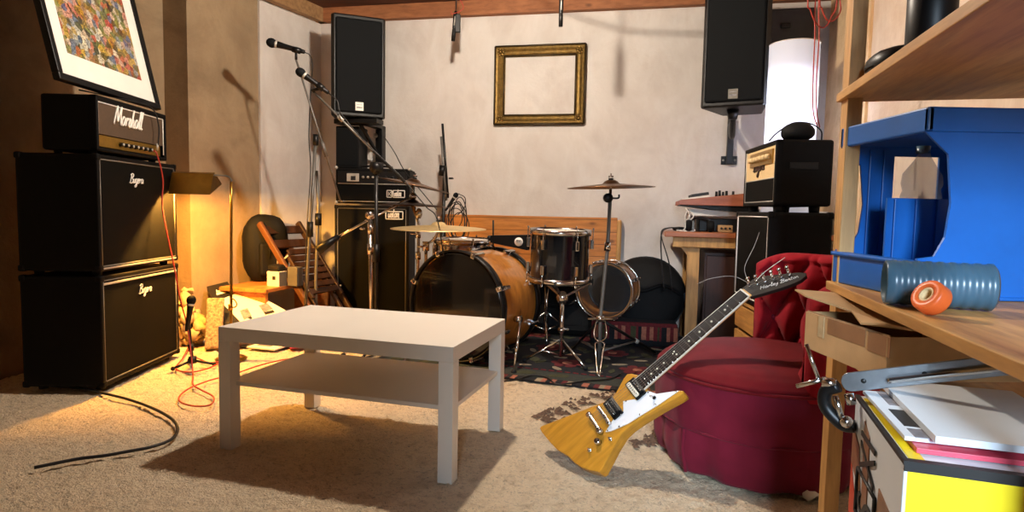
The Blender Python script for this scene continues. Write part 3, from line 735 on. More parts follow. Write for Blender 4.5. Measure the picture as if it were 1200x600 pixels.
# brackets
def bracket(label, under, wp, arm):
    o = V((wp.x, wp.y, wp.z)); t = thing('wall_bracket', label, 'bracket', fr(o, u, (0, 0, 1)))
    M = MW[t.name].inverted(); q = M @ V(under)
    b = B(BLACKM); b.box((-.055, -.010, -.03), (.055, 0, .03), .002); b.build('wall_plate', t)
    b = B(BLACKM); b.box((-.022, -.045, -.03), (.022, -.010, .30), .004); b.build('upright', t)
    b = B(BLACKM); b.tube([(0, -.03, .26), (q.x * .3, q.y * .45, q.z - .14), (q.x, q.y, q.z - .02)], .020, 8, 4); b.cyl((q.x, q.y, q.z - .06), (q.x, q.y, q.z), .028, .04); b.build('arm', t)
    for x in (-.04, .04):
        b = B(SILVERP); b.cyl((x, -.0105, 0), (x, -.014, 0), .008, None, 10); b.build('bolt', t)
    return t
wp = wallpt(854, 188); bracket('grey black bracket on the wall under the right loudspeaker', SR @ V((.18, .14, 0)), wp, 1)
wl_ = at(447, 190, 4.93); t = thing('wall_bracket', 'black steel bracket carrying the left loudspeaker', 'bracket', fr(wl_, u, (0, 0, 1)))
M = MW[t.name].inverted(); q0 = M @ (SL @ V((wl * .5, .1, -.01))); q1 = M @ (SL @ V((wl - .01, .1, -.01)))
b = B(BLACKM); b.box((-.03, -.05, -.02), (.03, 0.015, q0.z), .004); b.build('upright', t)
b = B(BLACKM); b.box((q0.x - .16, q0.y - .06, q0.z - .03), (q1.x + .03, q0.y + .06, q0.z + .005), .004); b.box((-.03, q0.y, q0.z - .03), (.03, .0, q0.z), .003); b.build('cradle', t)
b = B(BLACKM); b.tube([(0, -.03, q0.z - .26), (q0.x + .02, q0.y, q0.z - .02)], .014, 8, 1); b.build('brace', t)
b = B(SILVERP); b.cyl((-.03, -.06, q0.z - .08), (-.03, -.04, q0.z - .08), .02); b.build('bolt', t)
# small monitor box standing on the bass head
AH = fr(at(392, 236, 4.52) * 1.0, (.995, -.10, 0), (0, 0, 1))
a0 = at(392, 237, 4.52); a1 = at(479, 237, 4.52); wA = a1.x - a0.x
# bass amplifier
zc = a0.z - .02
AM = fr((a0.x, a0.y, .0), (1, 0.02, 0), (0, 0, 1))
t0 = cab('bass_cabinet', 'black bass speaker cabinet with silver edged logo badge behind the drum hardware', AM, wA, .36, zc, .02, None, PIPG)
b = B(LOGOW); 
for A, C_ in (((wA - .17, 0), (wA - .045, 0)), ((wA - .17, .055), (wA - .045, .055)), ((wA - .17, 0), (wA - .17, .055)), ((wA - .045, 0), (wA - .045, .055))):
    b.cyl((A[0], .003, zc - .095 + A[1]), (C_[0], .003, zc - .095 + C_[1]), .004, None, 8)
script(b, 'ustom', .07, fr((wA - .155, .003, zc - .085), (1, 0, 0), (0, -1, 0)), .0036, .1, .62); b.build('badge', t0, label='white edged logo badge')
AH = AM @ tr(0, .02, zc)
t = thing('bass_amplifier_head', 'black bass amplifier head with knobs and white edged logo on the cabinet', 'amplifier', AH)
hA = at(392, 196, 4.52).z - zc
b = B(TOLEX); b.box((0, .01, .015), (wA, .30, hA), .010); b.build('body', t)
b = B(GRILLE); b.box((.02, .0, .035), (wA - .02, .012, hA * .56), .003); b.build('grille_cloth', t)
b = B(BLACKM); b.box((.02, .0, hA * .6), (wA - .02, .012, hA - .025), .002); cpn = b.build('control_panel', t)
b = B(SILVERP); b.box((.085, -.003, hA * .64), (.175, .001, hA - .04), .002); b.mat(INK); b.box((.115, -.004, hA * .67), (.15, -.0025, hA - .06)); b.build('switch_plate', cpn, label='silver plate with a black switch')
for k in range(4):
    b = B(SILVERP); x = .205 + k * .036; b.cyl((x, .0, hA * .76), (x, -.014, hA * .76), .009, .008, 12); b.build('knob', cpn)
for k in range(3):
    b = B(BLACKP); x = .37 + k * .05; b.cyl((x, .0, hA * .76), (x, -.014, hA * .76), .012, .01, 12); b.build('knob', cpn)
b = B(SILVERP); b.cyl((.02, -.001, hA * .58), (wA - .02, -.001, hA * .58), .003, None, 6); b.cyl((.02, -.001, .03), (wA - .02, -.001, .03), .003, None, 6); b.build('piping', t, label='thin silver piping')
b = B(LOGOW)
for x0_, x1_ in ((wA - .165, wA - .13), (wA - .12, wA - .035)):
    for A, C_ in (((x0_, 0), (x1_, 0)), ((x0_, .05), (x1_, .05)), ((x0_, 0), (x0_, .05)), ((x1_, 0), (x1_, .05))):
        b.cyl((A[0], -.003, .065 + A[1]), (C_[0], -.003, .065 + C_[1]), .0035, None, 8)
text(b, 'K', .045, fr((wA - .159, -.003, .074), (1, 0, 0), (0, -1, 0))); script(b, 'ustom', .055, fr((wA - .113, -.003, .073), (1, 0, 0), (0, -1, 0)), .0032, .1, .5)
b.build('logo', t, label='white edged logo with a boxed letter')
for x in (.004, wA - .004):
    for z in (.02, hA): b = B(SILVERP); b.ball((x, .012, z), .014, 8); b.build('corner_protector', t, label='silver corner')
b = B(BLACKP); b.tube([(.16, .15, hA - .002), (.17, .15, hA + .022), (wA - .17, .15, hA + .022), (wA - .16, .15, hA - .002)], .008, 8, 4); b.build('handle', t)
MS = AH @ tr(-.02, .10, hA + .001)
b = B(BLACKP); hm = at(392, 139, 4.62).z - (zc + hA) - .05
b.prism([(0, 0), (.17, 0), (.20, .16), (.0, .16)], 0, hm, None, .01); b.mat(GRILLEB); b.box((.01, -.006, .02), (.16, .001, hm - .02), .004)
b.build('monitor_speaker', None, False, MS, label='tall narrow black monitor box standing on the bass amplifier head', category='loudspeaker')

# ---------------------------------------------------------------- hanging microphones
def hang(label, top_px, bot_px, Y, r, cl=False):
    a = at(*top_px, Y); c = at(*bot_px, Y); t = thing('hanging_microphone', label, 'microphone', a, 'microphones hanging from the ceiling')
    d = c - a
    b = B(BLACKC); b.tube([(0, 0, ZC - a.z), (.004, 0, (ZC - a.z) * .5), (0, 0, -.01)], .0035, 6); b.build('cord', t)
    b = B(BLACKP); M_ = axm((0, 0, 0), d); L_ = d.length
    b.lathe([(0, 0), (r * .6, 0), (r, L_ * .12), (r, L_ * .55), (r * .8, L_ * .6), (r * .95, L_ * .62), (r * .95, L_), (0, L_)], M_, 14); b.build('microphone_body', t)
    b = B(SILVERP); b.cyl(d * .2 + V((0, -r * 1.0, 0)), d * .5 + V((0, -r * 1.0, 0)), .004, None, 6); b.build('clip', t)
    if cl:
        b = B(BLACKM); b.box((-.004, -.012, -L_ * .72), (.035, .012, -L_ * .1), .006); b.build('holder', t)
    return t
hang('dark clipped microphone hanging from the ceiling left of the gilt frame', (534, 13), (531, 48), 4.42, .014, True)
hang('slim dark microphone hanging from the ceiling above the gilt frame', (658, -6), (657, 31), 3.72, .013)
a = at(534, 14, 4.41)
b = B(REDC); b.tube([a + V((0, -.01, .17)), a + V((.02, -.02, .1)), a + V((.055, -.02, .02)), a + V((-.02, -.02, -.02)), a + V((-.03, -.02, 0))], .003, 6); b.build('tie_ribbon', label='thin red ribbon tied around the left hanging microphone', category='ribbon')
b = B(BLACKC)
Wp = [wallpt(x, y) for x, y in ((640, 6), (690, 24), (735, 36), (780, 39), (826, 40))]
b.tube([BULB + (q - BULB) * .56 for q in Wp], .005, 8); b.tube([BULB + (Wp[0] - BULB) * .56, V(((BULB + (Wp[0] - BULB) * .56).x - .1, (BULB + (Wp[0] - BULB) * .56).y, ZC))], .005, 8, 1)
b.tube([BULB + (Wp[-1] - BULB) * .56, (BULB + (Wp[-1] - BULB) * .56) + V((.2, .1, .05)), SR @ V((.2, .3, .76))], .005, 8); b.build('ceiling_cable', label='black cable slung below the ceiling to the right loudspeaker', category='cable')

# ---------------------------------------------------------------- gilt frame on the back wall
FW_ = fr(wallpt(580, 146.5) + nb * .004, u, (0, 0, 1))
P = [FW_.inverted() @ wallpt(x, y) for x, y in ((580, 146.5), (684, 147), (690, 53), (584, 55))]
t = thing('empty_gilt_frame', 'empty antique gilt picture frame hanging on the back wall', 'picture frame', FW_)
Wf = (P[1].x + P[2].x - P[3].x - P[0].x) / 2; Hf = (P[2].z + P[3].z) / 2
fw = .078
def strip(b, A, Bp, inward):       # moulded frame strip with mitred ends
    A = V(A); Bp = V(Bp); d = (Bp - A).normalized(); i = V(inward)
    prof = [(0, 0), (0, .022), (.010, .030), (.022, .026), (.040, .016), (.056, .018), (.066, .012), (fw, .008), (fw, 0)]
    vs = [tuple(A + i * s_ + d * s_ + V((0, -h__, 0))) for s_, h__ in prof] + [tuple(Bp + i * s_ - d * s_ + V((0, -h__, 0))) for s_, h__ in prof]
    n = len(prof); b.raw(vs, [(k, k + 1, n + k + 1, n + k) for k in range(n - 1)] + [(0, n, n + n - 1, n - 1)])
b = B(GILT)
strip(b, (0, 0, 0), (Wf, 0, 0), (0, 0, 1)); strip(b, (Wf, 0, 0), (Wf, 0, Hf), (-1, 0, 0)); strip(b, (Wf, 0, Hf), (0, 0, Hf), (0, 0, -1)); strip(b, (0, 0, Hf), (0, 0, 0), (1, 0, 0))
b.build('moulding', t)
b = B(GILTD); q = .008
for A, C_ in (((0, 0), (Wf, 0)), ((Wf, 0), (Wf, Hf)), ((Wf, Hf), (0, Hf)), ((0, Hf), (0, 0))): b.cyl((A[0], -.022, A[1]), (C_[0], -.022, C_[1]), q, None, 8)
i = fw - .008
for A, C_ in (((i, i), (Wf - i, i)), ((Wf - i, i), (Wf - i, Hf - i)), ((Wf - i, Hf - i), (i, Hf - i)), ((i, Hf - i), (i, i))): b.cyl((A[0], -.012, A[1]), (C_[0], -.012, C_[1]), .006, None, 8)
b.build('dark_edging', t, label='dark edging of the frame')
for x, z in ((.04, .04), (Wf - .04, .04), (Wf - .04, Hf - .04), (.04, Hf - .04)):
    b = B(GILT)
    for k in range(7):
        a = k * 2 * PI / 7; b.ball((x + .022 * math.cos(a), -.022, z + .022 * math.sin(a)), (.013, .008, .013), 8)
    b.ball((x, -.024, z), (.013, .010, .013), 8); b.build('corner_ornament', t)

# ---------------------------------------------------------------- pine panel leaning on the back wall
pl = wallpt(520, 254); pr = wallpt(727, 258); PM = fr(V((pl.x, pl.y, .0)) + nb * .065, u, (0, 0, 1)); Wp_ = (pr - pl).length; Hp = .845
t = thing('pine_headboard', 'knotty pine plank headboard standing against the back wall behind the drums', 'headboard', PM)
b = B(PINE); b.box((0, 0, .03), (Wp_ - .02, .035, Hp), .004); b.build('plank_panel', t)
b = B(PINEL); b.box((Wp_ - .022, -.012, 0), (Wp_ + .012, .05, Hp - .015), .012); b.build('post', t)
b = B(PINEL); b.box((-.035, -.012, 0), (0, .05, Hp - .015), .012); b.build('post', t)

# ---------------------------------------------------------------- stands
def wroot(name, label, category, p): return thing(name, label, category, V((p[0], p[1], p[2] if len(p) > 2 else .018)))
def wtube(t, name, m, pts, r, n=4, seg=10, **kw):
    b = B(m); b.tube([V(p) for p in pts], r, seg, n); return b.build(name, t, True, **kw)
def wcyl(t, name, m, a, c, r, r1=None, seg=14, **kw):
    b = B(m); b.cyl(a, c, r, r1, seg); return b.build(name, t, True, **kw)
def tripod(t, m, base, z, rad, r, a0=.3, double=True):
    for k in range(3):
        a = a0 + k * 2 * PI / 3; f = V((base.x + rad * math.cos(a), base.y + rad * math.sin(a), .030)); hub = V((base.x, base.y, z)); lo_ = V((base.x, base.y, max(.06, z * .35)))
        b = B(m); b.tube([hub, f], r, 8, 1)
        if double: b.tube([lo_, hub + (f - hub) * .55], r * .8, 8, 1)
        lg = b.build('leg', t, True)
        b = B(RUBBER); b.ball(f, (.016, .016, .014), 10); b.build('foot', lg, True)
def wing(t, p, d, m=CHROME):
    b = B(m); p = V(p); d = V(d).normalized(); b.cyl(p, p + d * .03, .007, None, 10); x = d.cross(V((0, 0, 1))); x = (x if x.length > .1 else V((1, 0, 0))).normalized()
    b.box((-.02, -.003, .02), (.02, .003, .034), .003, fr(p, x, d)); b.build('wing_nut', t, True)
# two vocal microphone stands on the left
def micstand(label, base, pole_top, boom0, boom1, m, rad=.3, a0=.4):
    t = wroot('microphone_stand', label, 'microphone stand', base); t['group'] = 'microphone stands on the left'
    mid = V(base).lerp(V(pole_top), .55)
    wtube(t, 'pole', m, [V((base[0], base[1], .05)), mid, pole_top], .0105, 1)
    wcyl(t, 'clutch', BLACKP, mid - V((0, 0, .05)), mid + V((0, 0, .05)), .019)
    wcyl(t, 'boom_clamp', BLACKM, V(pole_top) - V((0, 0, .04)), V(pole_top) + V((0, 0, .03)), .018)
    wtube(t, 'boom', m, [boom0, boom1], .0062, 1)
    tripod(t, BLACKM, V(base), .12, rad, .008, a0, False)
    return t
def vocal(label, head, tail, boom):
    d = V(head) - V(tail); t = thing('microphone', label, 'microphone', V(tail), 'vocal microphones')
    L_ = d.length; M_ = axm((0, 0, 0), d) @ Matrix.Scale(L_ / .193, 4); mic(M_, t)
    return t
bA = gz(356, 398); bA.z = .018; bA = V((bA.x, bA.y, .018)); Yb = bA.y
ptA = at(370, 163, Yb); bo0 = at(347, 70, Yb - .12); bo1 = at(399, 236, Yb + .10)
tA = micstand('grey microphone stand with a steep boom behind the folding chair', bA, ptA, bo0, bo1, GREYM)
d_ = (bo1 - bo0).normalized(); wcyl(tA, 'boom_sleeve', GREYM, bo0 + d_ * .52, bo0 + d_ * .62, .013); wing(tA, bo1, (1, -.4, 0), GREYM); 
hA_ = at(312, 48.5, Yb - .14); tl = at(357, 61, Yb - .12); vocal('black microphone on the steep grey boom, upper of the two on the left', hA_, tl, None)
b = B(BLACKP); c = at(347, 62, Yb - .123); b.cyl(at(343, 57.5, Yb - .124), at(352, 60, Yb - .123), .0185, .0185, 14); b.cyl(c, bo0, .008); b.build('microphone_clip', tA, True)
b = B(BLACKC); b.tube([tl, at(364, 66, Yb - .1), at(366, 80, Yb - .08), at(364, 110, Yb - .05), at(362, 160, Yb - .03), at(364, 200, Yb - .02), at(360, 260, Yb - .03), at(358, 330, Yb - .03), at(362, 390, Yb - .05)], .0035, 6)
b.build('microphone_cable', label='black cable hanging down from the upper left microphone', category='cable')
b = B(GREYM); c = gz(371, 392); b.tube([V((c.x, c.y, .02)), at(370, 330, c.y), at(373, 240, c.y), at(371, 200, c.y)], .011, 8, 1)
for a in (0., 2.1, 4.2): b.tube([V((c.x, c.y, .10)), V((c.x + .16 * math.cos(a), c.y + .16 * math.sin(a), .028))], .008, 8, 1)
b.mat(BLACKP); b.cyl(at(373, 264, c.y), at(373, 250, c.y), .022); b.build('folded_stand', label='slim light grey stand without a boom standing beside the steep boom stand', category='stand')
# stand B
bB = gz(441, 395); bB = V((bB.x, bB.y, .018)); Yb = 3.56; bB.y = Yb; bB.x = at(441, 360, Yb).x
ptB = at(441, 196, Yb); bo0 = at(366, 106, Yb + .07); bo1 = at(474, 214, Yb + .04)
tB = micstand('black microphone stand with a long boom in front of the bass amplifier', bB, ptB, bo0, bo1, BLACKM)
d_ = (bo1 - bo0).normalized(); L_ = (bo1 - bo0).length
wcyl(tB, 'boom_sleeve', SILVERP, bo0 + d_ * L_ * .28, bo0 + d_ * L_ * .33, .012, label='chrome boom joint')
wtube(tB, 'boom_tube', GREYM, [bo0 + d_ * .02, bo0 + d_ * L_ * .66], .0066, 1, label='grey inner boom tube')
b = B(BLACKM); b.cyl(ptB + V((-.02, -.02, 0)), ptB + V((.02, .02, .0)), .03); b.build('boom_joint', tB, True)
hB = at(347, 81, Yb + .02); tl = at(385, 109, Yb + .06); vocal('black microphone on the long boom, lower of the two on the left', hB, tl, None)
b = B(BLACKP); b.cyl(at(372, 99, Yb + .045), at(379, 104.5, Yb + .05), .0185, None, 14); b.cyl(at(374, 104, Yb + .05), bo0, .008); b.build('microphone_clip', tB, True)
b = B(BLACKC); b.tube([tl, at(395, 118, Yb + .05), at(398, 130, Yb + .04), at(404, 139, Yb + .03), at(420, 158, Yb + .02), at(440, 178, Yb), at(470, 207, Yb + .0), at(485, 225, Yb - .02), at(500, 243, Yb - .04), at(512, 256, Yb - .14), at(520, 300, Yb - .1)], .0035, 6)
b.build('microphone_cable', label='black cable running along the long microphone boom', category='cable')
b = B(BLACKC); b.tube([at(450, 160, 4.2), at(462, 178, 4.2), at(474, 200, 4.25), at(492, 222, 4.3), at(512, 246, 4.35)], .0035, 6); b.build('speaker_cable', label='black cable running down from the left loudspeaker bracket behind the cymbals', category='cable')
# ---- cymbals
def cymbal(name, label, centre, normal, r, m, group=None):
    M_ = axm(V(centre), V(centre) + V(normal)); t = thing(name, label, 'cymbal', M_, group or 'cymbals around the drum kit')
    pr = [(.006, .026), (.022, .026), (.036, .019), (.046, .008), (.052, .005), (r * .6, -.004), (r * .9, -.012), (r, -.016), (r - .001, -.0175), (r * .9, -.0135), (r * .6, -.0055), (.052, .0035), (.044, .0065), (.034, .0175), (.02, .0245), (.006, .0245), (.006, .026)]
    b = B(m); b.lathe(pr, None, 64); b.build('bronze', t)
    b = B(RUBBER); b.cyl((0, 0, .027), (0, 0, .036), .014); b.build('felt', t)
    b = B(CHROME); b.cyl((0, 0, -.03), (0, 0, .062), .0038); b.box((-.014, -.003, .04), (.014, .003, .05), .002); b.build('wing_nut', t)
    return t
# chrome boom stand with the counterweight
bC = gz(436, 408); Yc = 3.74; bC = V((at(436, 360, Yc).x, Yc, .018))
t = wroot('cymbal_boom_stand', 'chrome cymbal boom stand with a black counterweight in front of the bass cabinet', 'cymbal stand', bC)
pt = at(433.5, 252, Yc)
wtube(t, 'pole', CHROME, [V((bC.x, bC.y, .04)), pt], .0125, 1); wcyl(t, 'pole_collar', CHROME, at(434, 298, Yc), at(434, 286, Yc), .019); wcyl(t, 'tilter', CHROME, pt + V((0, -.025, .0)), pt + V((0, .03, .0)), .024)
wcyl(t, 'pole_collar', CHROME, at(434, 274, Yc), at(434, 262, Yc), .017)
b0 = at(372, 294, Yc - .12); b1 = at(397, 277, Yc - .07); b2 = at(484, 230, Yc + .13)
wtube(t, 'boom', CHROME, [b1, b2], .0075, 1); wcyl(t, 'counterweight', BLACKP, b0, b1, .030, .016, label='black counterweight sleeve')
wing(t, at(428, 268, Yc), (-1, -.2, 0)); wing(t, at(434, 259, Yc), (-1, -.2, .1))
b = B(CHROME); b.ball(b2, .024, 12); b.cyl(b2 + V((0, 0, -.01)), b2 + V((-.005, 0, .085)), .006); b.build('cymbal_tilter', t, True)
tripod(t, CHROME, bC, .20, .27, .009, 2.2)
c1 = at(485, 214.5, b2.y); cymbal('crash_cymbal', 'brown crash cymbal on the chrome boom, upper of the two left cymbals', c1, (.20, .012, 1), .238, CYMD)
# second cymbal on a straight stand behind
Yd = 3.98; bD = V((at(488, 330, Yd).x, Yd, .018)); t = wroot('cymbal_stand', 'straight chrome cymbal stand left of the bass drum', 'cymbal stand', bD)
c2 = at(483, 238.5, Yd); wtube(t, 'pole', CHROME, [V((bD.x, bD.y, .04)), at(490, 300, Yd), at(491, 262, Yd), c2 - V((0, 0, .01))], .010, 1)
for y in (252, 275, 300): wcyl(t, 'pole_collar', CHROME, at(490, y + 4, Yd), at(490, y - 5, Yd), .018)
wing(t, at(487, 274, Yd), (-1, -.2, 0)); b = B(CHROME); b.ball(at(491, 250, Yd), (.022, .022, .035), 12); b.build('tilter', t, True); tripod(t, CHROME, bD, .22, .26, .008, .9)
cymbal('crash_cymbal', 'brown cymbal just below the boom cymbal, lower of the two left cymbals', c2, (.02, .004, 1), .235, CYMD)
# ride cymbal
Yr = 3.66; cr = at(514, 265, Yr); bR = V((cr.x - .10, Yr + .18, .018))
t = wroot('cymbal_stand', 'short chrome stand with an arm under the pale ride cymbal', 'cymbal stand', bR)
wtube(t, 'pole', CHROME, [V((bR.x, bR.y, .04)), V((bR.x, bR.y, .66))], .011, 1); wtube(t, 'arm', CHROME, [V((bR.x - .02, bR.y, .645)), V((cr.x - .03, cr.y + .03, .70)), cr - V((0, 0, .03))], .0075, 1)
wcyl(t, 'clamp', CHROME, V((bR.x, bR.y, .62)), V((bR.x, bR.y, .68)), .022); wing(t, V((bR.x - .02, bR.y, .645)), (-1, -.1, .1)); wcyl(t, 'pole_collar', CHROME, V((bR.x, bR.y, .48)), V((bR.x, bR.y, .51)), .018); tripod(t, CHROME, bR, .2, .24, .008, .2)
cymbal('ride_cymbal', 'pale golden ride cymbal above the bass drum', cr, (.0, -.03, 1), .285, CYM)
# right cymbal stand with the bent wire leg
Yq = 3.42; bQ = V((at(705, 440, Yq).x - .012, Yq, .018)); hub = at(703.5, 374, Yq); cq = at(716, 216.5, Yq)
t = wroot('cymbal_stand', 'tall straight cymbal stand with bent wire legs in front of the clear drum', 'cymbal stand', bQ)
wtube(t, 'pole', GREYM, [at(702, 432, Yq), hub, at(712, 290, Yq), at(715, 232, Yq)], .0105, 1); wcyl(t, 'upper_tube', CHROME, at(712, 292, Yq), at(715.5, 222, Yq), .008)
wcyl(t, 'pole_collar', CHROME, at(711.6, 294, Yq), at(712.2, 284, Yq), .018); b = B(BLACKM); c = at(714.5, 232, Yq); b.cyl(c + V((-.01, -.02, 0)), c + V((-.01, .02, 0)), .026); b.tube([c, c + V((.045, -.01, .0)), c + V((.05, -.01, .02))], .006, 6); b.build('tilter', t, True)
wcyl(t, 'hub', CHROME, hub - V((0, 0, .012)), hub + V((0, 0, .02)), .024); b = B(CHROME); b.tube([hub + V((-.07, 0, 0)), hub + V((.07, .0, .0))], .006, 8, 1); b.build('hub_bar', t, True)
fR = gz(769, 417, .02); fR = at(769, 417, 3.72); fR.z = .026; fL = at(668, 408, 3.70); fL.z = .026; knee = hub + (fR - hub) * .62
lg = wtube(t, 'leg', BLACKM, [hub, fR], .009, 1); b = B(RUBBER); b.ball(fR, .015, 8); b.build('foot', lg, True); b = B(SILVERP); b.cyl(knee - V((.012, 0, -.008)), knee + V((.012, 0, -.008)), .013); b.build('leg_joint', lg, True, label='white bright joint')
lg = wtube(t, 'leg', BLACKM, [hub, fL], .008, 1); b = B(RUBBER); b.ball(fL, .015, 8); b.build('foot', lg, True)
wtube(t, 'brace', GREYM, [at(703, 412, Yq), knee], .006, 1); wtube(t, 'brace', GREYM, [at(703, 412, Yq), hub + (fL - hub) * .62], .006, 1)
Yw = Yq - .14; fp = gz(702, 441, .02)
def wp_(x, y, f_): 
    p = hub.lerp(fp, f_); return at(x, y, p.y)
wtube(t, 'leg', CHROME, [wp_(699, 376, .02), wp_(696, 392, .2), wp_(700, 399, .36), wp_(708, 402, .42), wp_(707, 410, .55), wp_(703, 436, .95), fp], .004, 3, 8, label='thin bent chrome wire leg')
wtube(t, 'leg', CHROME, [wp_(709, 376, .02), wp_(711, 392, .2), wp_(706, 399, .36), wp_(698, 402, .42), wp_(698, 412, .55), wp_(700, 436, .95), fp], .004, 3, 8, label='thin bent chrome wire leg')
cymbal('crash_cymbal', 'brown crash cymbal alone on the tall right stand', cq, (-.035, -.005, 1), .242, CYMD)

# ---------------------------------------------------------------- bundled stand behind the drums
Ys = 4.50; bS = V((at(520, 330, Ys).x, Ys, .018))
t = wroot('microphone_stand', 'black folded microphone stand behind the cymbals with looped cables', 'microphone stand', bS)
wtube(t, 'pole', BLACKM, [V((bS.x, bS.y, .04)), at(519, 280, Ys), at(521, 190, Ys)], .012, 1); wtube(t, 'boom', BLACKM, [at(525, 232, Ys - .03), at(518.5, 145, Ys - .03)], .009, 1); wtube(t, 'boom_tube', GREYM, [at(517, 160, Ys - .05), at(520, 200, Ys - .05), at(523, 235, Ys - .05)], .009, 1, label='grey boom tube')
wcyl(t, 'boom_clamp', BLACKP, at(518, 206, Ys - .04), at(519, 194, Ys - .04), .024); wing(t, at(526, 209, Ys), (1, -.2, 0), BLACKP); wcyl(t, 'clutch', BLACKP, at(519, 292, Ys), at(519, 268, Ys), .022); tripod(t, BLACKM, bS, .16, .26, .009, 1.3, False)
vocal('dark microphone tilted among the looped cables behind the cymbals', at(536, 226, Ys - .1), at(522, 247, Ys - .1), None)
b = B(BLACKC)
for k in range(6):
    cx = 534 + 2.5 * (k % 3); cy = 252 + 5 * (k % 2) + k * 2; rx = 8 + (k * 3) % 6; ry = 15 + (k * 5) % 11; P = []
    for j in range(13):
        a = 2 * PI * j / 12; P.append(at(cx + rx * math.cos(a), cy + ry * math.sin(a), Ys - .05 + .03 * math.sin(a + k)))
    b.tube(P, .0038, 6, 3)
b.tube([at(537, 227, Ys - .1), at(545, 232, Ys - .1), at(544, 244, Ys - .08), at(536, 252, Ys - .06)], .0035, 6)
b.build('cable_bundle', label='bundle of black cable loops hanging on the stand behind the cymbals', category='cable')

# ---------------------------------------------------------------- drum kit
def drum(name, label, M, r, depth, shellm, frontm, backm, lugs=8, hoop=CHROME, claws=False, hoopr=.013, group=None, inner=None):
    t = thing(name, label, 'drum', M, group)                 # z runs from the back head (0) to the front head (depth)
    b = B(shellm); b.lathe([(r, .012), (r, depth - .012)], None, 64); b.lathe([(r - .006, .012), (r - .006, depth - .012)], None, 64)
    b.lathe([(r - .006, .012), (r, .012)], None, 64); b.lathe([(r - .006, depth - .012), (r, depth - .012)], None, 64); b.build('shell', t)
    for z, m_, n_2 in ((0, backm, 'back_head'), (depth, frontm, 'front_head')):
        if m_ is None: continue
        s_ = -1 if z == 0 else 1; b = B(m_); b.lathe([(0, z - s_ * .001), (r - .012, z - s_ * .001), (r + .003, z - s_ * .006), (r + .004, z - s_ * .012)], None, 64); b.build(n_2, t)
    for z in (0, depth):
        s_ = -1 if z == 0 else 1; b = B(hoop)
        q = .022 if not claws else .040
        b.lathe([(r + .004, z - s_ * q), (r + .004, z + s_ * .008), (r + .004 + hoopr, z + s_ * .008), (r + .004 + hoopr, z - s_ * q), (r + .004, z - s_ * q)], None, 64); b.build('hoop', t)
    for k in range(lugs):
        a = 2 * PI * (k + .5) / lugs; ca, sa = math.cos(a), math.sin(a); R2 = r + .013; Ml = fr((ca * R2, sa * R2, 0), (-sa, ca, 0), (0, 0, 1)); q = R2 + .006
        for z, s_ in ((0, -1), (depth, 1)):
            b = B(CHROME); z0_, z1_ = sorted((z - s_ * .045, z - s_ * .100))
            b.box((-.011, -.012, z0_), (.011, .010, z1_), .005, Ml)
            b.cyl((ca * q, sa * q, z + s_ * .012), (ca * q, sa * q, z - s_ * .07), .0032, None, 6); b.cyl((ca * q, sa * q, z + s_ * .008), (ca * q, sa * q, z + s_ * .020), .006, None, 6)
            if claws: z0_, z1_ = sorted((z - s_ * .052, z + s_ * .010)); b.box((-.014, -.012, z0_), (.014, .020, z1_), .005, Ml)
            b.build('lug', t)
    return t
fc = at(533, 359, 3.42); ax = V((-.5, -.866, 0)); bk = fc - ax * .43; rB = .305
t = drum('bass_drum', 'amber wood bass drum with a black front head behind the coffee table', fr(bk, V((0, 0, 1)).cross(ax), ax), rB, .43, DRUMW, DRUMH, DRUMH, 8, BLACKP, True, .010)
for x_, y_, s_ in ((601, 375, 1), (474, 378, -1)):
    foot_ = gz(602, 436, .02) if s_ > 0 else gz(470, 432, .02)
    up_ = V((0, 0, 1)); side = V((0, 0, 1)).cross(ax) * (-s_)
    p_ = bk + ax * .28 + V((.866, -.5, 0)) * s_ * (rB + .01) * .97 + V((0, 0, -.06))
    b = B(CHROME); b.cyl(p_, p_ + V((.866, -.5, 0)) * s_ * .04, .018); kn = p_ + V((.866, -.5, 0)) * s_ * .035; b.tube([kn + (kn - foot_) * .08, foot_], .0075, 8, 1); b.cyl(kn.lerp(foot_, .35), kn.lerp(foot_, .65), .010); sp = b.build('spur', t, True)
    b = B(RUBBER); b.ball(foot_, .016, 8); b.build('foot', sp, True)
# kick pedal mostly hidden, snare drum and stand
c = at(543, 281, 3.98)
t = drum('snare_drum', 'chrome snare drum behind the bass drum under the cymbal', fr(c - V((0, 0, .13)), (1, 0, 0), (-.02, -.03, 1)), .178, .13, CHROME, SKIN, SKIN, 8, CHROME, False, .006)
sb = V((c.x, c.y, .018)); t = wroot('snare_stand', 'chrome basket stand under the chrome snare drum', 'drum stand', sb)
wtube(t, 'pole', CHROME, [V((c.x, c.y, .05)), V((c.x, c.y, .5))], .012, 1)
for k in range(3):
    a = k * 2 * PI / 3 + .4; wtube(t, 'basket_arm', CHROME, [V((c.x, c.y, .45)), V((c.x + .17 * math.cos(a), c.y + .17 * math.sin(a), c.z - .15)), V((c.x + .2 * math.cos(a), c.y + .2 * math.sin(a), c.z - .10))], .006, 1)
tripod(t, CHROME, sb, .24, .17, .008, .2)
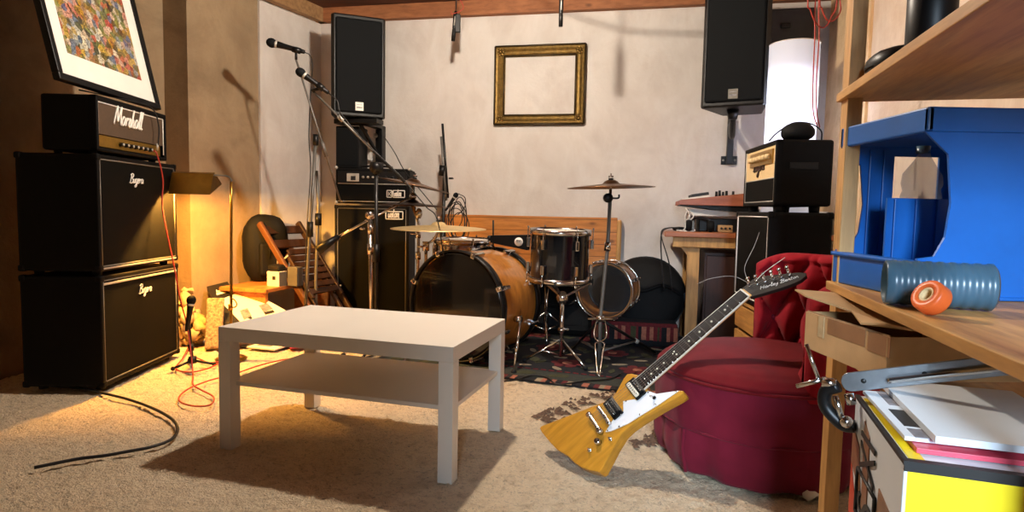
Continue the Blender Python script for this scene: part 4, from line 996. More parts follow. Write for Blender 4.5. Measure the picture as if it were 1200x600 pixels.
# rack tom on its basket stand
Yt = 3.48; ct = at(656, 270, Yt); rT = .165; hT = .285
t = drum('tom_drum', 'black tom drum with chrome hoops on a stand beside the bass drum', fr(ct - V((0, 0, hT)), V((.9, .43, 0)), (.01, -.035, 1)), rT, hT, DRUMB, SKIN, SKIN, 6, CHROME, False, .006)
sb = V((at(657, 430, Yt).x - .0, Yt, .018)); t = wroot('tom_stand', 'chrome tripod stand under the black tom drum', 'drum stand', sb)
zb = ct.z - hT
wtube(t, 'pole', CHROME, [V((sb.x, sb.y, .05)), V((sb.x, sb.y, zb - .08))], .0125, 1); wcyl(t, 'pole_collar', CHROME, V((sb.x, sb.y, .19)), V((sb.x, sb.y, .22)), .02); wing(t, V((sb.x + .01, sb.y, .21)), (1, -.2, 0))
b = B(CHROME); b.ball((sb.x, sb.y, zb - .10), (.035, .035, .04), 12); b.build('basket_joint', t, True)
for k in range(3):
    a = k * 2 * PI / 3 + .2; q_ = V((sb.x + .17 * math.cos(a), sb.y + .17 * math.sin(a), zb - .012)); b = B(CHROME); b.tube([V((sb.x, sb.y, zb - .10)), V((sb.x + .1 * math.cos(a), sb.y + .1 * math.sin(a), zb - .05)), q_], .008, 8, 3); b.build('basket_arm', t, True)
    b = B(RUBBER); b.cyl(q_ - V((0, 0, .012)), q_ + V((0, 0, .02)), .013); b.build('basket_pad', t, True)
tripod(t, CHROME, sb, .15, .21, .008, -.95)
# black hi-hat style stand bits and throne behind
b = B(BAGB); c = at(640, 372, 4.15); 
t = wroot('drum_throne', 'black round drum throne behind the black tom drum', 'stool', (c.x, c.y, .018))
b = B(BAGB); b.lathe([(0, .40), (.14, .40), (.165, .415), (.17, .45), (.155, .475), (0, .485)], None, 32); b.build('seat', t)
b = B(CHROME); b.cyl((0, 0, .05), (0, 0, .40), .014); b.build('post', t); tripod(t, CHROME, MW[t.name].translation, .2, .22, .008, .5)
# cowbell with the white disc logo
Yk = 3.70; p0 = at(576, 280, Yk); p1 = at(620, 284, Yk - .06); CM_ = fr(p0, p1 - p0, (0, 0, 1)); Lc = (p1 - p0).length
t = thing('cowbell', 'black tapered cowbell with a white disc logo mounted on the bass drum', 'cowbell', CM_)
vs = []
for x, hw, hh in ((0, .022, .022), (Lc, .030, .046)): vs += [(x, -hw, -hh), (x, hw, -hh), (x, hw, hh), (x, -hw, hh)]
b = B(BLACKP); b.raw(vs, [(0, 1, 2, 3), (0, 4, 5, 1), (1, 5, 6, 2), (2, 6, 7, 3), (3, 7, 4, 0)]); b.mat(BLACKM); vs2 = [(x * .99 + .002, y * .93, z * .95) for x, y, z in vs]; b.raw(vs2, [(0, 4, 5, 1), (1, 5, 6, 2), (2, 6, 7, 3), (3, 7, 4, 0)]); b.build('bell', t)
b = B(LOGOW); yk = -.0295; xk = Lc * .76; b.cyl((xk, yk + .006, 0), (xk, yk - .0025, 0), .0255, None, 28)
b.mat(INK)
for k in (-1, 0, 1): b.tube([(xk + k * .009 - .0045, yk - .003, -.006), (xk + k * .009 - .0045, yk - .003, .004), (xk + k * .009, yk - .003, .009), (xk + k * .009 + .0045, yk - .003, .004), (xk + k * .009 + .0045, yk - .003, -.006)], .0022, 5, 3)
b.build('logo_disc', t, label='white round logo disc')
b = B(BLACKM); b.cyl((.02, .0, -.02), (.02, 0, .02), .016)
r0 = at(578, 258, Yk) ; r1 = at(578, 288, Yk); Mi = CM_.inverted(); b.cyl(Mi @ r0, Mi @ r1, .0055, None, 10); b.ball(Mi @ at(574, 279, Yk), .018, 10); b.tube([Mi @ r1, Mi @ at(580, 293, Yk + .02), Mi @ (bk + ax * .05 + V((0, 0, rB + .012)))], .006, 8, 3); b.build('mounting_rod', t)
# floor drum with clear front head lying on the kilim pad
PADM = fr((.52, 3.98, .018), (.98, -.19, 0), (0, 0, 1))
t = thing('kilim_cushion', 'low pad covered in striped red and cream kilim under the black round bag', 'cushion', PADM)
b = B(RUGN); wP, dP, hP = .565, .42, .155; b.box((0, 0, 0), (wP, dP, hP), .03); b.build('pad', t)
b = B(RUGR)
x = .01; k = 0
while x < wP - .03:
    w_ = r2.uniform(.012, .035); b.mat((RUGR, RUGP, RUGR, RUGO, RUGR, RUGN, RUGP)[k % 7]); b.box((x, -.004, .045 + .004 * (k % 2)), (x + w_, .002, hP - .02)); x += w_; k += 1
b.mat(RUGR); b.box((.01, -.003, hP - .022), (wP - .01, .03, hP + .003), .006); b.build('woven_cover', t, label='striped woven cover')
cf = at(708, 341, 3.84); axd = V((-.36, -.933, .02)).normalized()
CLEARH = clear('clear drum head', '#c8c8c8', .1, .05)
t = drum('floor_tom', 'wooden drum with a clear front head lying on its side by the cymbal stand', fr(cf - axd * .26, V((0, 0, 1)).cross(axd), axd), .172, .26, DRUMW, CLEARH, DRUMH, 8, CHROME, False, .009)
b = B(clear('dark centre dot', '#17130f', .35, .8)); b.lathe([(0, .2605), (.106, .2605)], tr(.028, 0, 0), 48); b.build('head_patch', t, label='dark round patch on the clear head')  # dark see-through disc set off centre on the front head
# round black bag leaning behind it
BGc = at(756, 346, 4.21); bd = V((-.22, -.93, .30)).normalized(); BGM = fr(BGc, V((0, 0, 1)).cross(bd), bd)
t = thing('drum_bag', 'large round black nylon drum bag leaning by the desk leg', 'bag', BGM)
b = B(BAGB); rr = .262; b.lathe([(0, -.075), (rr * .8, -.075), (rr, -.05), (rr * 1.02, .01), (rr * .95, .06), (rr * .75, .085), (rr * .4, .10), (0, .10)], None, 48); b.jitter(.016, 5); b.build('bag_body', t)
b = B(BLACKP); b.torus(tr(0, 0, .015), rr + .006, .006); b.build('zip', t)
b = B(BAGB); b.tube([(-.18, -.02, .105), (.0, .01, .125), (.12, .05, .125), (.24, .0, .07)], .012, 6); b.build('carry_strap', t)
b = B(SILVERP); b.cyl((-.09, .06, .11), (-.05, .065, .112), .007); b.cyl((-.07, .05, .11), (-.07, .085, .112), .005); b.build('buckle', t, label='small silver buckle')
b = B(BLACKC); b.tube([gz(x, y, .024) for x, y in ((590, 447), (606, 445), (622, 440), (640, 442), (652, 450), (668, 449), (690, 446), (715, 444), (728, 438))], .004, 6)
b.build('floor_cable', label='thin black cable along the front border of the oriental rug', category='cable')

c = at(655, 380, 4.33); t = thing('hardware_bag', 'long black hardware bag lying on the rug behind the black tom drum', 'bag', fr((c.x, c.y, .018), u, (0, 0, 1)))
b = B(BAGB); b.box((-.30, -.13, 0), (.27, .13, .40), .09, None, 4); b.jitter(.015, 8); b.build('bag_body', t)
b = B(BAGB); b.tube([(-.15, -.12, .33), (-.12, -.16, .25), (0, -.17, .22), (.12, -.16, .25), (.15, -.12, .33)], .011, 8); b.build('handle', t)
b = B(BLACKP); b.tube([(-.26, -.04, .40), (0, -.03, .405), (.23, -.04, .40)], .006, 6); b.build('zip', t)
pm = bk - ax * .20; PDM = fr((pm.x, pm.y, .018), V((0, 0, 1)).cross(ax), (0, 0, 1))
t = thing('kick_pedal', 'dark metal kick pedal behind the bass drum', 'pedal', PDM)
b = B(BLACKM); b.box((-.06, -.14, 0), (.06, .14, .012), .003); b.build('base_plate', t)
b = B(STEELG); b.box((-.038, -.13, .0), (.038, .12, .008), .003, tr(0, 0, .035) @ Matrix.Rotation(.16, 4, 'X')); b.build('footboard', t)
for x in (-.055, .055):
    b = B(CHROME); b.cyl((x, .10, .012), (x, .10, .19), .008); b.build('post', t)
b = B(CHROME); b.cyl((-.06, .10, .18), (.06, .10, .18), .007); b.cyl((0, .10, .18), (0, .06, .33), .005); b.build('axle', t)
b = B(SKIN); b.cyl((0, .045, .335), (0, .09, .345), .025); b.build('beater', t)
# ---------------------------------------------------------------- desk on the right
du = V((.979, -.205, 0)).normalized(); dn = V((-du.y, du.x, 0))          # along the desk / away from us
dp = gz(779, 271, .77); DM = fr((dp.x, dp.y, .018), du, (0, 0, 1)); zt = .752
t = thing('desk', 'wooden workbench desk with a brown top against the back wall behind the right amplifiers', 'desk', DM)
b = B(DESKW); b.box((0, 0, zt - .035), (1.0, .52, zt), .005); b.build('desk_top', t)
b = B(PINEL); b.box((.055, .03, zt - .10), (.95, .06, zt - .036), .003); b.build('rail', t)
for x, y in ((.15, .06), (.86, .06), (.15, .42), (.86, .42)):
    b = B(PINEL); b.box((x, y, 0), (x + .075, y + .06, zt - .037), .003); b.build('leg', t)
b = B(PINEL); b.prism([(.105, zt - .1), (.15, zt - .1), (.15, zt - .155)], -.09, -.062, Matrix(((1, 0, 0, 0), (0, 0, -1, 0), (0, 1, 0, 0), (0, 0, 0, 1)))); b.build('corner_block', t)
c = DM @ V((.26, .10, 0)); t = thing('cupboard', 'dark red brown wooden cupboard standing under the desk', 'cupboard', fr(c, du, (0, 0, 1)))
b = B(REDW); b.box((0, 0, 0), (.46, .38, .62), .004); b.build('body', t)
b = B(REDW); b.box((.012, -.016, .02), (.448, 0, .60), .004); dr = b.build('door', t)
b = B(BRASS); b.ball((.41, -.026, .33), .012, 10); b.build('knob', dr)
b = B(BLUED); b.box((0, 0, 0), (.06, .03, .34), .006); b.mat(PAPER); b.box((.005, -.002, .0), (.05, .0, .14)); b.build('blue_folder', None, False, fr(DM @ V((.185, .16, 0)), du, (0, 0, 1)) @ Matrix.Rotation(-.12, 4, 'Y'), label='blue folder with white paper standing between desk leg and dark cupboard', category='folder')
# keyboard on its little stand
kp = at(795, 240, dp.y + .10); KM = fr(kp, du, (0, 0, 1))
t = thing('keyboard', 'synthesizer keyboard with a reddish brown end cheek on a stand over the desk', 'keyboard', KM)
P = [(0, 0), (.50, -.004), (.50, .082), (.40, .078), (.20, .054), (.02, .034), (0, .026)]
XZ = Matrix(((1, 0, 0, 0), (0, 0, 1, 0), (0, 1, 0, 0), (0, 0, 0, 1)))
b = B(MAHOG); b.prism(P, 0, .022, XZ, .003); b.build('end_cheek', t, label='reddish brown wooden end cheek')
b = B(MAHOG); b.prism(P, .36, .382, XZ, .003); b.build('end_cheek', t, label='reddish brown wooden end cheek')
P2 = [(.01, -.005), (.50, -.05), (.50, .068), (.38, .058), (.19, .026), (.02, .008)]
b = B(BLACKP); b.prism(P2, .0225, .36, XZ); b.build('case', t)
b = B(BLACKP); b.prism([(.06, -.005), (.5, -.06), (.5, -.02)], .001, .38, XZ); b.build('underside', t)
for k in range(14):
    y = .026 + k * .0236; b = B(KEYW); b.box((.025, y, 0), (.20, y + .0225, .018), .002, tr(0, 0, .018) @ Matrix.Rotation(-.165, 4, 'Y')); b.build('white_key', t)
for k in (0, 1, 3, 4, 5, 7, 8, 10, 11, 12):
    y = .026 + k * .0236 + .016; b = B(INK); b.box((.09, y, .016), (.20, y + .013, .038), .003, tr(0, 0, .018) @ Matrix.Rotation(-.165, 4, 'Y')); b.build('black_key', t)
for k in range(5):
    b = B(BLACKP); b.cyl((.26 + (k % 3) * .05, .05 + k * .06, .05), (.26 + (k % 3) * .05, .05 + k * .06, .098), .010, .008, 12); b.build('knob', t)
zs = kp.z - .77
t = thing('keyboard_stand', 'low white topped stand under the synthesizer on the desk', 'stand', fr(V((kp.x, kp.y, .77)), du, (0, 0, 1)))
b = B(WHITEP); b.box((.075, .05, zs - .070), (.92, .34, zs - .028), .004); b.build('top_board', t, label='white board')
for x in (.09, .86):
    b = B(GREYM); b.box((x, .08, .0005), (x + .025, .30, zs - .070), .003); b.build('leg', t)
b = B(BLACKP); b.box((.14, .06, .0), (.45, .3, .085), .006); b.build('audio_rack', None, False, fr(V((kp.x, kp.y, .7705)), du, (0, 0, 1)), label='black audio box standing on the desk under the keyboard stand', category='audio device')
hp = fr(DM @ V((.22, .06, zt + .001)), du, (0, 0, 1))
t = thing('headphones', 'black headphones lying on the desk in front of the audio box', 'headphones', hp)
b = B(BLACKP); b.tube([(-.07, 0, .035), (-.055, .02, .075), (0, .03, .09), (.055, .02, .075), (.07, 0, .035)], .008, 8); b.build('headband', t)
for x in (-.068, .068):
    b = B(BAGB); b.lathe([(0, -.018), (.034, -.018), (.038, -.008), (.038, .008), (.03, .018), (0, .018)], tr(x, 0, .037) @ Matrix.Rotation(PI / 2, 4, 'Y'), 20); b.build('ear_cup', t)
b = B(BLACKP); b.ball((0, 0, .014), (.045, .03, .016), 14); b.build('computer_mouse', None, False, fr(DM @ V((.095, .09, zt)), du, (0, 0, 1)), label='small black mouse at the left end of the desk', category='mouse')
b = B(WHITEC)
for k in range(4):
    x = .135 + .012 * k; b.tube([DM @ V((x, .14, zt + .15 - .01 * k)), DM @ V((x + .02 * (-1) ** k, .07, zt + .10)), DM @ V((x - .01, .08, zt + .05)), DM @ V((x + .03 * (-1) ** k, .05, zt + .006)), DM @ V((x - .06, .06, zt + .006))], .0045, 6)
b.build('white_cables', label='tangle of whitish cables hanging from the keyboard to the desk', category='cable')
b = B(BLACKC); 
for k in range(2): b.tube([DM @ V((.10 + k * .03, .10, zt + .012)), DM @ V((.03, .02 + k * .03, zt + .022)), DM @ V((-.02, .0 + k * .06, zt - .02)), DM @ V((-.012 + k * .045, -.01, zt - .2)), DM @ V((.01 + k * .05, -.01, zt - .38))], .0045, 6)
b.build('desk_cables', label='two black cables dangling over the left end of the desk', category='cable')
t = thing('gadget', 'small tan box of controls on the desk beside headphones', 'gadget', fr(DM @ V((.33, .05, zt + .001)), du, (0, 0, 1)))
b = B(CARD); b.box((0, 0, 0), (.09, .06, .045), .004); b.build('case', t)
for k in range(3):
    b = B(INK); b.cyl((.02 + k * .025, 0, .025), (.02 + k * .025, -.01, .025), .007, None, 10); b.build('knob', t)

# ---------------------------------------------------------------- right stack: cabinet on a crate, combo on top
e1 = V((-.047, -.492, 0)).normalized(); far = V((1.205, 3.245, 0))       # along the front, towards us
RMx = fr(V((far.x - .02, far.y + .012, .018)), e1, (0, 0, 1)); 
hb = .425
t = thing('wooden_crate', 'pale wooden crate under the right cabinet behind the red chair', 'crate', RMx @ tr(.0, .015, 0))
b = B(PINEH); b.box((0, 0, hb - .02), (.53, .30, hb), .003); b.build('top_board', t)
for k in range(3):
    b = B(PINEH); b.box((0, 0, .01 + k * .135), (.53, .018, .125 + k * .135), .003); b.build('side_board', t)
    b = B(PINEH); b.box((.512, .018, .01 + k * .135), (.53, .30, .125 + k * .135), .003); b.build('side_board', t)
b = B(PINEH); b.box((0, .28, 0), (.512, .30, hb - .02)); b.box((0, .018, 0), (.018, .28, hb - .02)); b.build('back_board', t)
hc = .455
cab('guitar_cabinet', 'black guitar cabinet with white piping behind the red velvet chair', RMx @ tr(0, 0, hb), .545, .272, hc, .012, None, WHITEP)
o = None
CBM = RMx @ tr(.035, .02, hb + hc)
t = thing('combo_amplifier', 'black combo amplifier with cream front panel on top of the right cabinet', 'amplifier', CBM)
w, d, h_ = .495, .245, .320; ft = .028; f = .02
b = B(TOLEX); b.box((0, .015, ft), (w, d, h_), .012); b.box((0, 0, ft), (f, .03, h_), .006); b.box((w - f, 0, ft), (w, .03, h_), .006); b.box((0, 0, ft), (w, .03, ft + f), .006); b.box((0, 0, h_ - f), (w, .03, h_), .006); b.build('body', t)
zm = ft + .125
b = B(CREAM); b.box((f, .006, zm), (w - f, .022, h_ - f - .002), .002); b.build('cream_panel', t, label='cream cloth upper panel')
b = B(GRILLE); b.box((f, .006, ft + f), (w - f, .022, zm), .002); b.build('grille_cloth', t, label='black lower grille')
b = B(GOLDP); b.box((.10, -.001, h_ - .10), (w - .05, .006, h_ - .035), .001); pn = b.build('control_panel', t, label='gold control panel')
for k in range(7):
    b = B(CREAM); x = .13 + k * .045; b.cyl((x, -.001, h_ - .068), (x, -.02, h_ - .068), .014, .011, 12); b.build('knob', pn, label='cream knob')
b = B(SILVERP)
for A, C_ in (((f, ft + f), (w - f, ft + f)), ((f, ft + f), (f, h_ - f)), ((w - f, ft + f), (w - f, h_ - f)), ((f, zm), (w - f, zm))): b.cyl((A[0], .004, A[1]), (C_[0], .004, C_[1]), .003, None, 6)
b.build('piping', t, label='silver piping')
b = B(DARKW); script(b, 'Bugera', .068, fr((.155, .003, zm + .045), (1, 0, 0), (0, -1, 0)), .0038, .22, .95); b.build('logo', t, label='dark script logo')
for x in (.05, w - .06):
    for y in (.04, d - .05):
        b = B(RUBBER); b.cyl((x, y, 0), (x, y, ft + .003), .022, .024, 12); b.build('foot', t)
b = B(BLACKP); b.box((w - .001, .06, .19), (w + .004, .18, .22), .002); b.build('side_handle', t)
PM_ = CBM @ tr(.40, .12, h_)
t = thing('cable_pouch', 'small rounded black pouch lying on top of the cream fronted combo', 'pouch', PM_)
b = B(BAGB); b.ball((0, .0, .042), (.055, .072, .043), 20, None, .85); b.jitter(.006, 14); b.build('pouch_body', t)
b = B(BLACKC); b.tube([(.02, -.13, .0), (.0, -.09, .04), (-.01, -.02, .085), (.0, .05, .082), (.01, .095, .05), (.012, .10, .004)], .0035, 6); b.build('cord', t)
# loose guitar string ends come later with the guitar

# ---------------------------------------------------------------- white cylinder lamp
la_ = at(931, 53, 3.78); rr = .143; LMx = V((la_.x, la_.y, .772)); hh = la_.z - .772
t = thing('column_lamp', 'glowing white paper cylinder lamp standing on the desk behind the cream fronted combo', 'lamp', LMx)
b = B(paperglow('glowing lamp paper', '#f3f5fc', .24, .5)); b.lathe([(rr, .02), (rr, hh), (rr - .002, hh), (rr - .002, .02), (rr, .02)], None, 40); b.build('shade', t)
b = B(WHITEP); b.torus(tr(0, 0, hh), rr, .003, 40, 6); b.torus(tr(0, 0, .02), rr, .003, 40, 6); b.build('rim', t)
b = B(GREYM); b.lathe([(0, 0), (rr * .8, 0), (rr * .8, .012), (.012, .02), (.008, hh * .6), (0, hh * .6)], None, 24); b.build('base', t)
b = B(emit('white bulb', '#f4f4ff', 330)); b.ball((0, 0, hh * .7), .04, 14); b.build('bulb', t)
# dark case on a bracket shelf above it
c = at(893, 56, 4.16); t = thing('storage_case', 'dark grey case on a high shelf above the white cylinder lamp', 'case', fr(c + V((0, 0, .001)), u, (0, 0, 1)))
b = B(mat('dark grey case', '#2c2d30', .6, 0, .2, 20)); b.box((0, 0, 0), (.32, .22, .25), .012); b.build('case_body', t); b = B(BLACKM); b.box((.11, -.012, .12), (.17, .0, .15), .004); b.build('latch', t)
t = thing('wall_shelf', 'narrow dark shelf high on the back wall above the white cylinder lamp', 'shelf', fr(c, u, (0, 0, 1)))
b = B(REDW); b.box((-.04, -.02, -.02), (.36, .34, 0), .002); b.build('board', t)
for x in (.02, .30):
    b = B(BLACKM); b.box((x, .0, -.028), (x + .02, .34, -.02)); b.build('bracket', t)
# red cables hanging at the right
Yc = 2.86; hook = at(965, -60, Yc)
b = B(REDC)
cT = at(958, 152, Yc); cT.z += .01
def rc(L_): return [at(x, y, Yc + dy) for x, y, dy in L_]
b.tube([V((hook.x, Yc, ZC - .01))] + rc([(948, -10, 0), (950, 12, 0), (957, 28, 0), (966, 32, 0), (974, 20, 0), (981, -10, 0)]) + [V((hook.x + .02, Yc, ZC - .01))], .0032, 6)
b.tube([V((hook.x, Yc + .02, ZC - .01))] + rc([(961, -10, .02), (963, 10, .02), (969, 23, .02), (977, 24, .02), (985, 12, .02), (984, -10, .02)]) + [V((hook.x + .03, Yc, ZC - .01))], .0032, 6)
b.tube([V((hook.x, Yc, ZC - .01))] + rc([(956, -5, 0), (955, 40, 0), (953, 90, 0), (953, 130, 0)]) + [cT], .0028, 6)
b.tube([V((hook.x, Yc, ZC - .01))] + rc([(960, -5, .01), (960, 40, .01), (957, 90, .01), (957, 130, .01)]) + [cT + V((.01, 0, 0))], .0028, 6)
b.build('hanging_red_cable', label='thin red cable looped from ceiling down to the cream fronted combo', category='cable')

# ---------------------------------------------------------------- red velvet chair
CC = V((.905, 2.170, .018)); t = thing('velvet_chair', 'low round red velvet chair with a buttoned back and skirt, guitar leaning on it', 'chair', CC)
rs = .350
def fold(a, z, k=1.):      # soft drape of the skirt
    return k * (.004 * math.sin(9 * a + 1) + .003 * math.sin(17 * a + 2 + z * 6))
def ring(prof, nz=6, seg=96, k=1.):
    def f(i, j):
        a = 2 * PI * j; q = i * (len(prof) - 1); n = min(int(q), len(prof) - 2); t_ = q - n
        r = prof[n][0] * (1 - t_) + prof[n + 1][0] * t_; z = prof[n][1] * (1 - t_) + prof[n + 1][1] * t_
        r += fold(a, z, k) if prof[n][0] > .2 else 0
        return V((r * math.cos(a), r * math.sin(a), z))
    return f
b = B(VELVETD); b.grid(ring([(rs - .004, .155), (rs + .006, .10), (rs + .004, .05), (rs - .012, .004), (rs - .03, .004)], k=2.2), 16, 128, True, True); b.build('skirt', t)
b = B(VELVETD); b.grid(ring([(rs - .02, .14), (rs + .009, .15), (rs + .012, .165), (rs + .016, .23), (rs + .012, .29), (rs + .004, .315)], k=.8), 14, 96, True, True); b.build('seat_band', t)
b = B(VELVET); b.grid(ring([(rs + .004, .312), (rs + .012, .33), (rs - .01, .352), (rs - .05, .368), (.20, .388), (.10, .398), (.001, .40)], k=.6), 24, 96, True, True); b.build('seat_cushion', t)
b = B(VELVET); b.torus(tr(0, 0, .318), rs + .012, .006, 72, 8); b.build('piping', t)
b = B(VELVETD); b.torus(tr(0, 0, .155), rs + .009, .004, 72, 6); b.build('seam', t)
# pleat in the skirt at the front left
a = math.radians(208); b = B(VELVETD); b.tube([(math.cos(a) * (rs + .012), math.sin(a) * (rs + .012), .15), (math.cos(a + .01) * (rs + .018), math.sin(a + .01) * (rs + .018), .08), (math.cos(a + .03) * (rs + .008), math.sin(a + .03) * (rs + .008), .006)], .007, 8); b.build('pleat', t)
# buttoned back
A0, A1 = math.radians(74), math.radians(-92); ri, ro = .285, .385; zb0 = .30
def ztop(q): return .69 - .10 * max(0, (q - .62) / .38) ** 2 - .05 * max(0, (.14 - q) / .14) ** 2
NB, rows = 13, 3
def tuft_d(q, v):
    x = q * NB; y = v * rows
    a_ = abs(math.sin(PI * (x + y) * .5)); c_ = abs(math.sin(PI * (x - y) * .5))
    return (a_ * c_) ** .5
def back_f(i, j):
    q = i; a = A0 + (A1 - A0) * q; zt_ = ztop(q); s_ = j
    edge = min(1, min(q, 1 - q) / .045); edge = math.sqrt(max(0, 1 - (1 - edge) ** 2))
    if s_ < .5:                       # inner face going up
        v = s_ / .5; z = .33 + (zt_ - .33) * v - .0; puff = .085 * (tuft_d(q, v * .92 + .0) - .35) * min(1, v * 6) * (1 - max(0, v - .82) / .18 * .5)
        r = ri + .03 * v - puff
    elif s_ < .7:                     # rolled top
        w_ = (s_ - .5) / .2 * PI; r = (ri + .03 + ro) / 2 - math.cos(w_) * ((ro - ri - .03) / 2 + .012) ; z = zt_ + .028 * math.sin(w_)
        r -= .085 * (tuft_d(q, .92) - .35) * .5 * max(0, math.cos(w_))
    else:
        v = (s_ - .7) / .3; r = ro + .012 - .03 * v; z = zt_ * (1 - v) + zb0 * v
    rm = (ri + ro) / 2; r = rm + (r - rm) * (.25 + .75 * edge)
    return V((r * math.cos(a), r * math.sin(a), z))
b = B(VELVETB); b.grid(back_f, 150, 90)
for q in (0, 1):                       # close the two ends
    P = [back_f(q, k / 60) for k in range(61)]; cx = sum(P, V()) / len(P); n = len(P)
    b.raw(P + [cx], [(k, k + 1, n) for k in range(n - 1)], None, True)
bk_ = b.build('buttoned_back', t)
for i in range(1, NB * 2):
    for j in range(1, rows * 2):
        x = i / 2; y = j / 2
        if abs(math.sin(PI * (x + y) * .5)) < .01 and abs(math.sin(PI * (x - y) * .5)) < .01 and y == int(y) and y / rows / .92 < .95:
            q = x / NB; v = y / rows / .92; a = A0 + (A1 - A0) * q; zt_ = ztop(q); z = .33 + (zt_ - .33) * v; r = ri + .03 * v + .085 * .35 - .006
            b = B(VELVETD); b.ball((r * math.cos(a), r * math.sin(a), z), (.011, .011, .011), 10); b.build('button', bk_)
b = B(PAPER); c = gz(948, 586); b.ball((0, 0, .014), (.05, .03, .016), 12); b.jitter(.02, 30); b.build('crumpled_wrapper', None, False, tr(c.x, c.y - .01, .016), label='crumpled whitish wrapper on carpet at the foot of the red chair', category='wrapper')

# ---------------------------------------------------------------- electric guitar leaning on the chair
ga = V((.72756, -.01574, .68586)); gb = V((-.33555, .86383, .37577)); gn = V((-.59838, -.50354, .62320))
G = Matrix((ga, gb, gn)).transposed().to_4x4(); G.translation = V((.33025, 2.06, .17121)) + V((0, 0, .012))
t = thing('electric_guitar', 'amber angular electric guitar with white pickguard leaning on the red velvet chair', 'guitar', G)
body = [(-.226, .155), (-.218, .160), (.029, .050), (.055, .044), (.078, .048), (.132, .074), (.150, .078), (.163, .068), (.176, .046), (.183, .026), (.178, 0), (.172, -.03), (.172, -.05), (.184, -.066), (.215, -.090), (.249, -.117), (.258, -.128), (.254, -.136), (.235, -.134), (.166, -.116), (.095, -.103), (.049, -.097), (.015, -.099), (-.028, -.115), (-.110, -.155), (-.120, -.153), (-.148, -.118), (-.166, -.088), (-.176, -.062), (-.184, -.024), (-.196, .004), (-.207, .03), (-.217, .076), (-.226, .135)]
b = B(GUITW); b.prism(body, -.044, 0, None, .003); b.build('body', t)
gd = [(-.028, -.052), (.02, -.034), (.062, -.036), (.082, -.004), (.118, -.030), (.118, -.037), (.170, -.040), (.186, -.072), (.216, -.095), (.247, -.119), (.166, -.108), (.095, -.094), (.049, -.086), (-.012, -.064)]
b = B(GUARD); b.prism(gd, .0002, .003); b.build('pickguard', t)
for x, y in ((-.02, -.054), (.05, -.041), (.09, -.012), (.167, -.045), (.238, -.115), (.16, -.101), (.10, -.091), (.02, -.073)):
    b = B(CHROME); b.cyl((x, y, .003), (x, y, .0045), .0032, None, 8); b.build('screw', t)
def pickup(x, cream):
    b = B(BLACKP); b.box((x - .021, -.042, .0), (x + .021, .043, .009), .003); pk_ = b.build('pickup', t)
    for s_ in (-1, 1):
        b = B(BONE if (cream and s_ < 0) else BLACKP); b.box((x + s_ * .0095 - .0085, -.034, .009), (x + s_ * .0095 + .0085, .034, .014), .004)
        b.mat(CHROME)
        for k in range(6): b.cyl((x + s_ * .0095, -.025 + k * .010, .014), (x + s_ * .0095, -.025 + k * .010, .0148), .0024, None, 8)
        b.build('coil', pk_, **({'label': 'cream pickup coil'} if (cream and s_ < 0) else {}))
pickup(.040, False); pickup(.142, True)
b = B(CHROME); b.box((-.0065, -.042, .006), (.0065, .042, .016), .003)
for y in (-.037, .037): b.cyl((0, y, 0), (0, y, .014), .008)
for k in range(6): b.box((-.005, -.0285 + k * .0105, .016), (.005, -.0235 + k * .0105, .0185), .001)
b.build('bridge', t)
b = B(CHROME); b.box((-.049, -.045, .008), (-.034, .043, .018), .005)
for y in (-.041, .039): b.cyl((-.0415, y, 0), (-.0415, y, .020), .010)
b.build('tailpiece', t)
b = B(CHROME); b.cyl((-.068, -.066, 0), (-.068, -.066, .016), .0115, .010, 16); b.mat(DARKW); b.cyl((-.068, -.066, .016), (-.068, -.066, .017), .008, None, 12); b.build('volume_knob', t)
for x, y in ((-.108, -.066), (-.028, -.087)):
    b = B(CHROME); b.cyl((x, y, 0), (x, y, .003), .007); b.cyl((x, y, .003), (x, y, .012), .003); b.build('control_shaft', t)
b = B(BLACKP); b.cyl((.172, -.078, .003), (.172, -.078, .006), .006); b.mat(CHROME); b.cyl((.172, -.078, .006), (.166, -.074, .020), .0028); b.build('toggle_switch', t)
for y in (-1, 1): pass
def nw(x): return .0215 + (.0275 - .0215) * (.63 - x) / .46          # half width of the neck
b = B(GUITW)
def neckf(i, j):
    x = .165 + i * .475; a = PI * j; w_ = nw(x); return V((x, w_ * math.cos(a) , .004 - .021 * math.sin(a)))
b.grid(neckf, 20, 10); b.raw([(.165, -nw(.165), .004), (.64, -nw(.64), .004), (.64, nw(.64), .004), (.165, nw(.165), .004)], [(0, 1, 2, 3)]); b.build('neck', t)
b = B(ROSE); b.prism([(.163, -nw(.163)), (.628, -.0215), (.628, .0215), (.163, nw(.163))], .004, .010); fb = b.build('fretboard', t)
b = B(BONE)
for s_ in (-1, 1): b.raw([(.163, s_ * nw(.163), .003), (.628, s_ * .0215, .003), (.628, s_ * .0215, .0104), (.163, s_ * nw(.163), .0104), (.163, s_ * (nw(.163) + .0016), .003), (.628, s_ * .0231, .003), (.628, s_ * .0231, .0104), (.163, s_ * (nw(.163) + .0016), .0104)], [(0, 1, 2, 3), (4, 5, 6, 7), (3, 2, 6, 7), (0, 1, 5, 4), (0, 3, 7, 4), (1, 2, 6, 5)])
b.build('binding', fb)
fx = [.628 * (2 ** (-k / 12)) for k in range(0, 23)]
for k in range(1, 23):
    if fx[k] > .166: b = B(CHROME); b.cyl((fx[k], -nw(fx[k]), .0104), (fx[k], nw(fx[k]), .0104), .0011, None, 6); b.build('fret', fb)
for k in (3, 5, 7, 9, 12, 15, 17, 19):
    x = (fx[k] + fx[k - 1]) / 2
    b = B(BONE)
    for y in ((-.008, .008) if k == 12 else (0,)): b.cyl((x, y, .010), (x, y, .0106), .0036, None, 12)
    b.build('inlay_dot', fb)
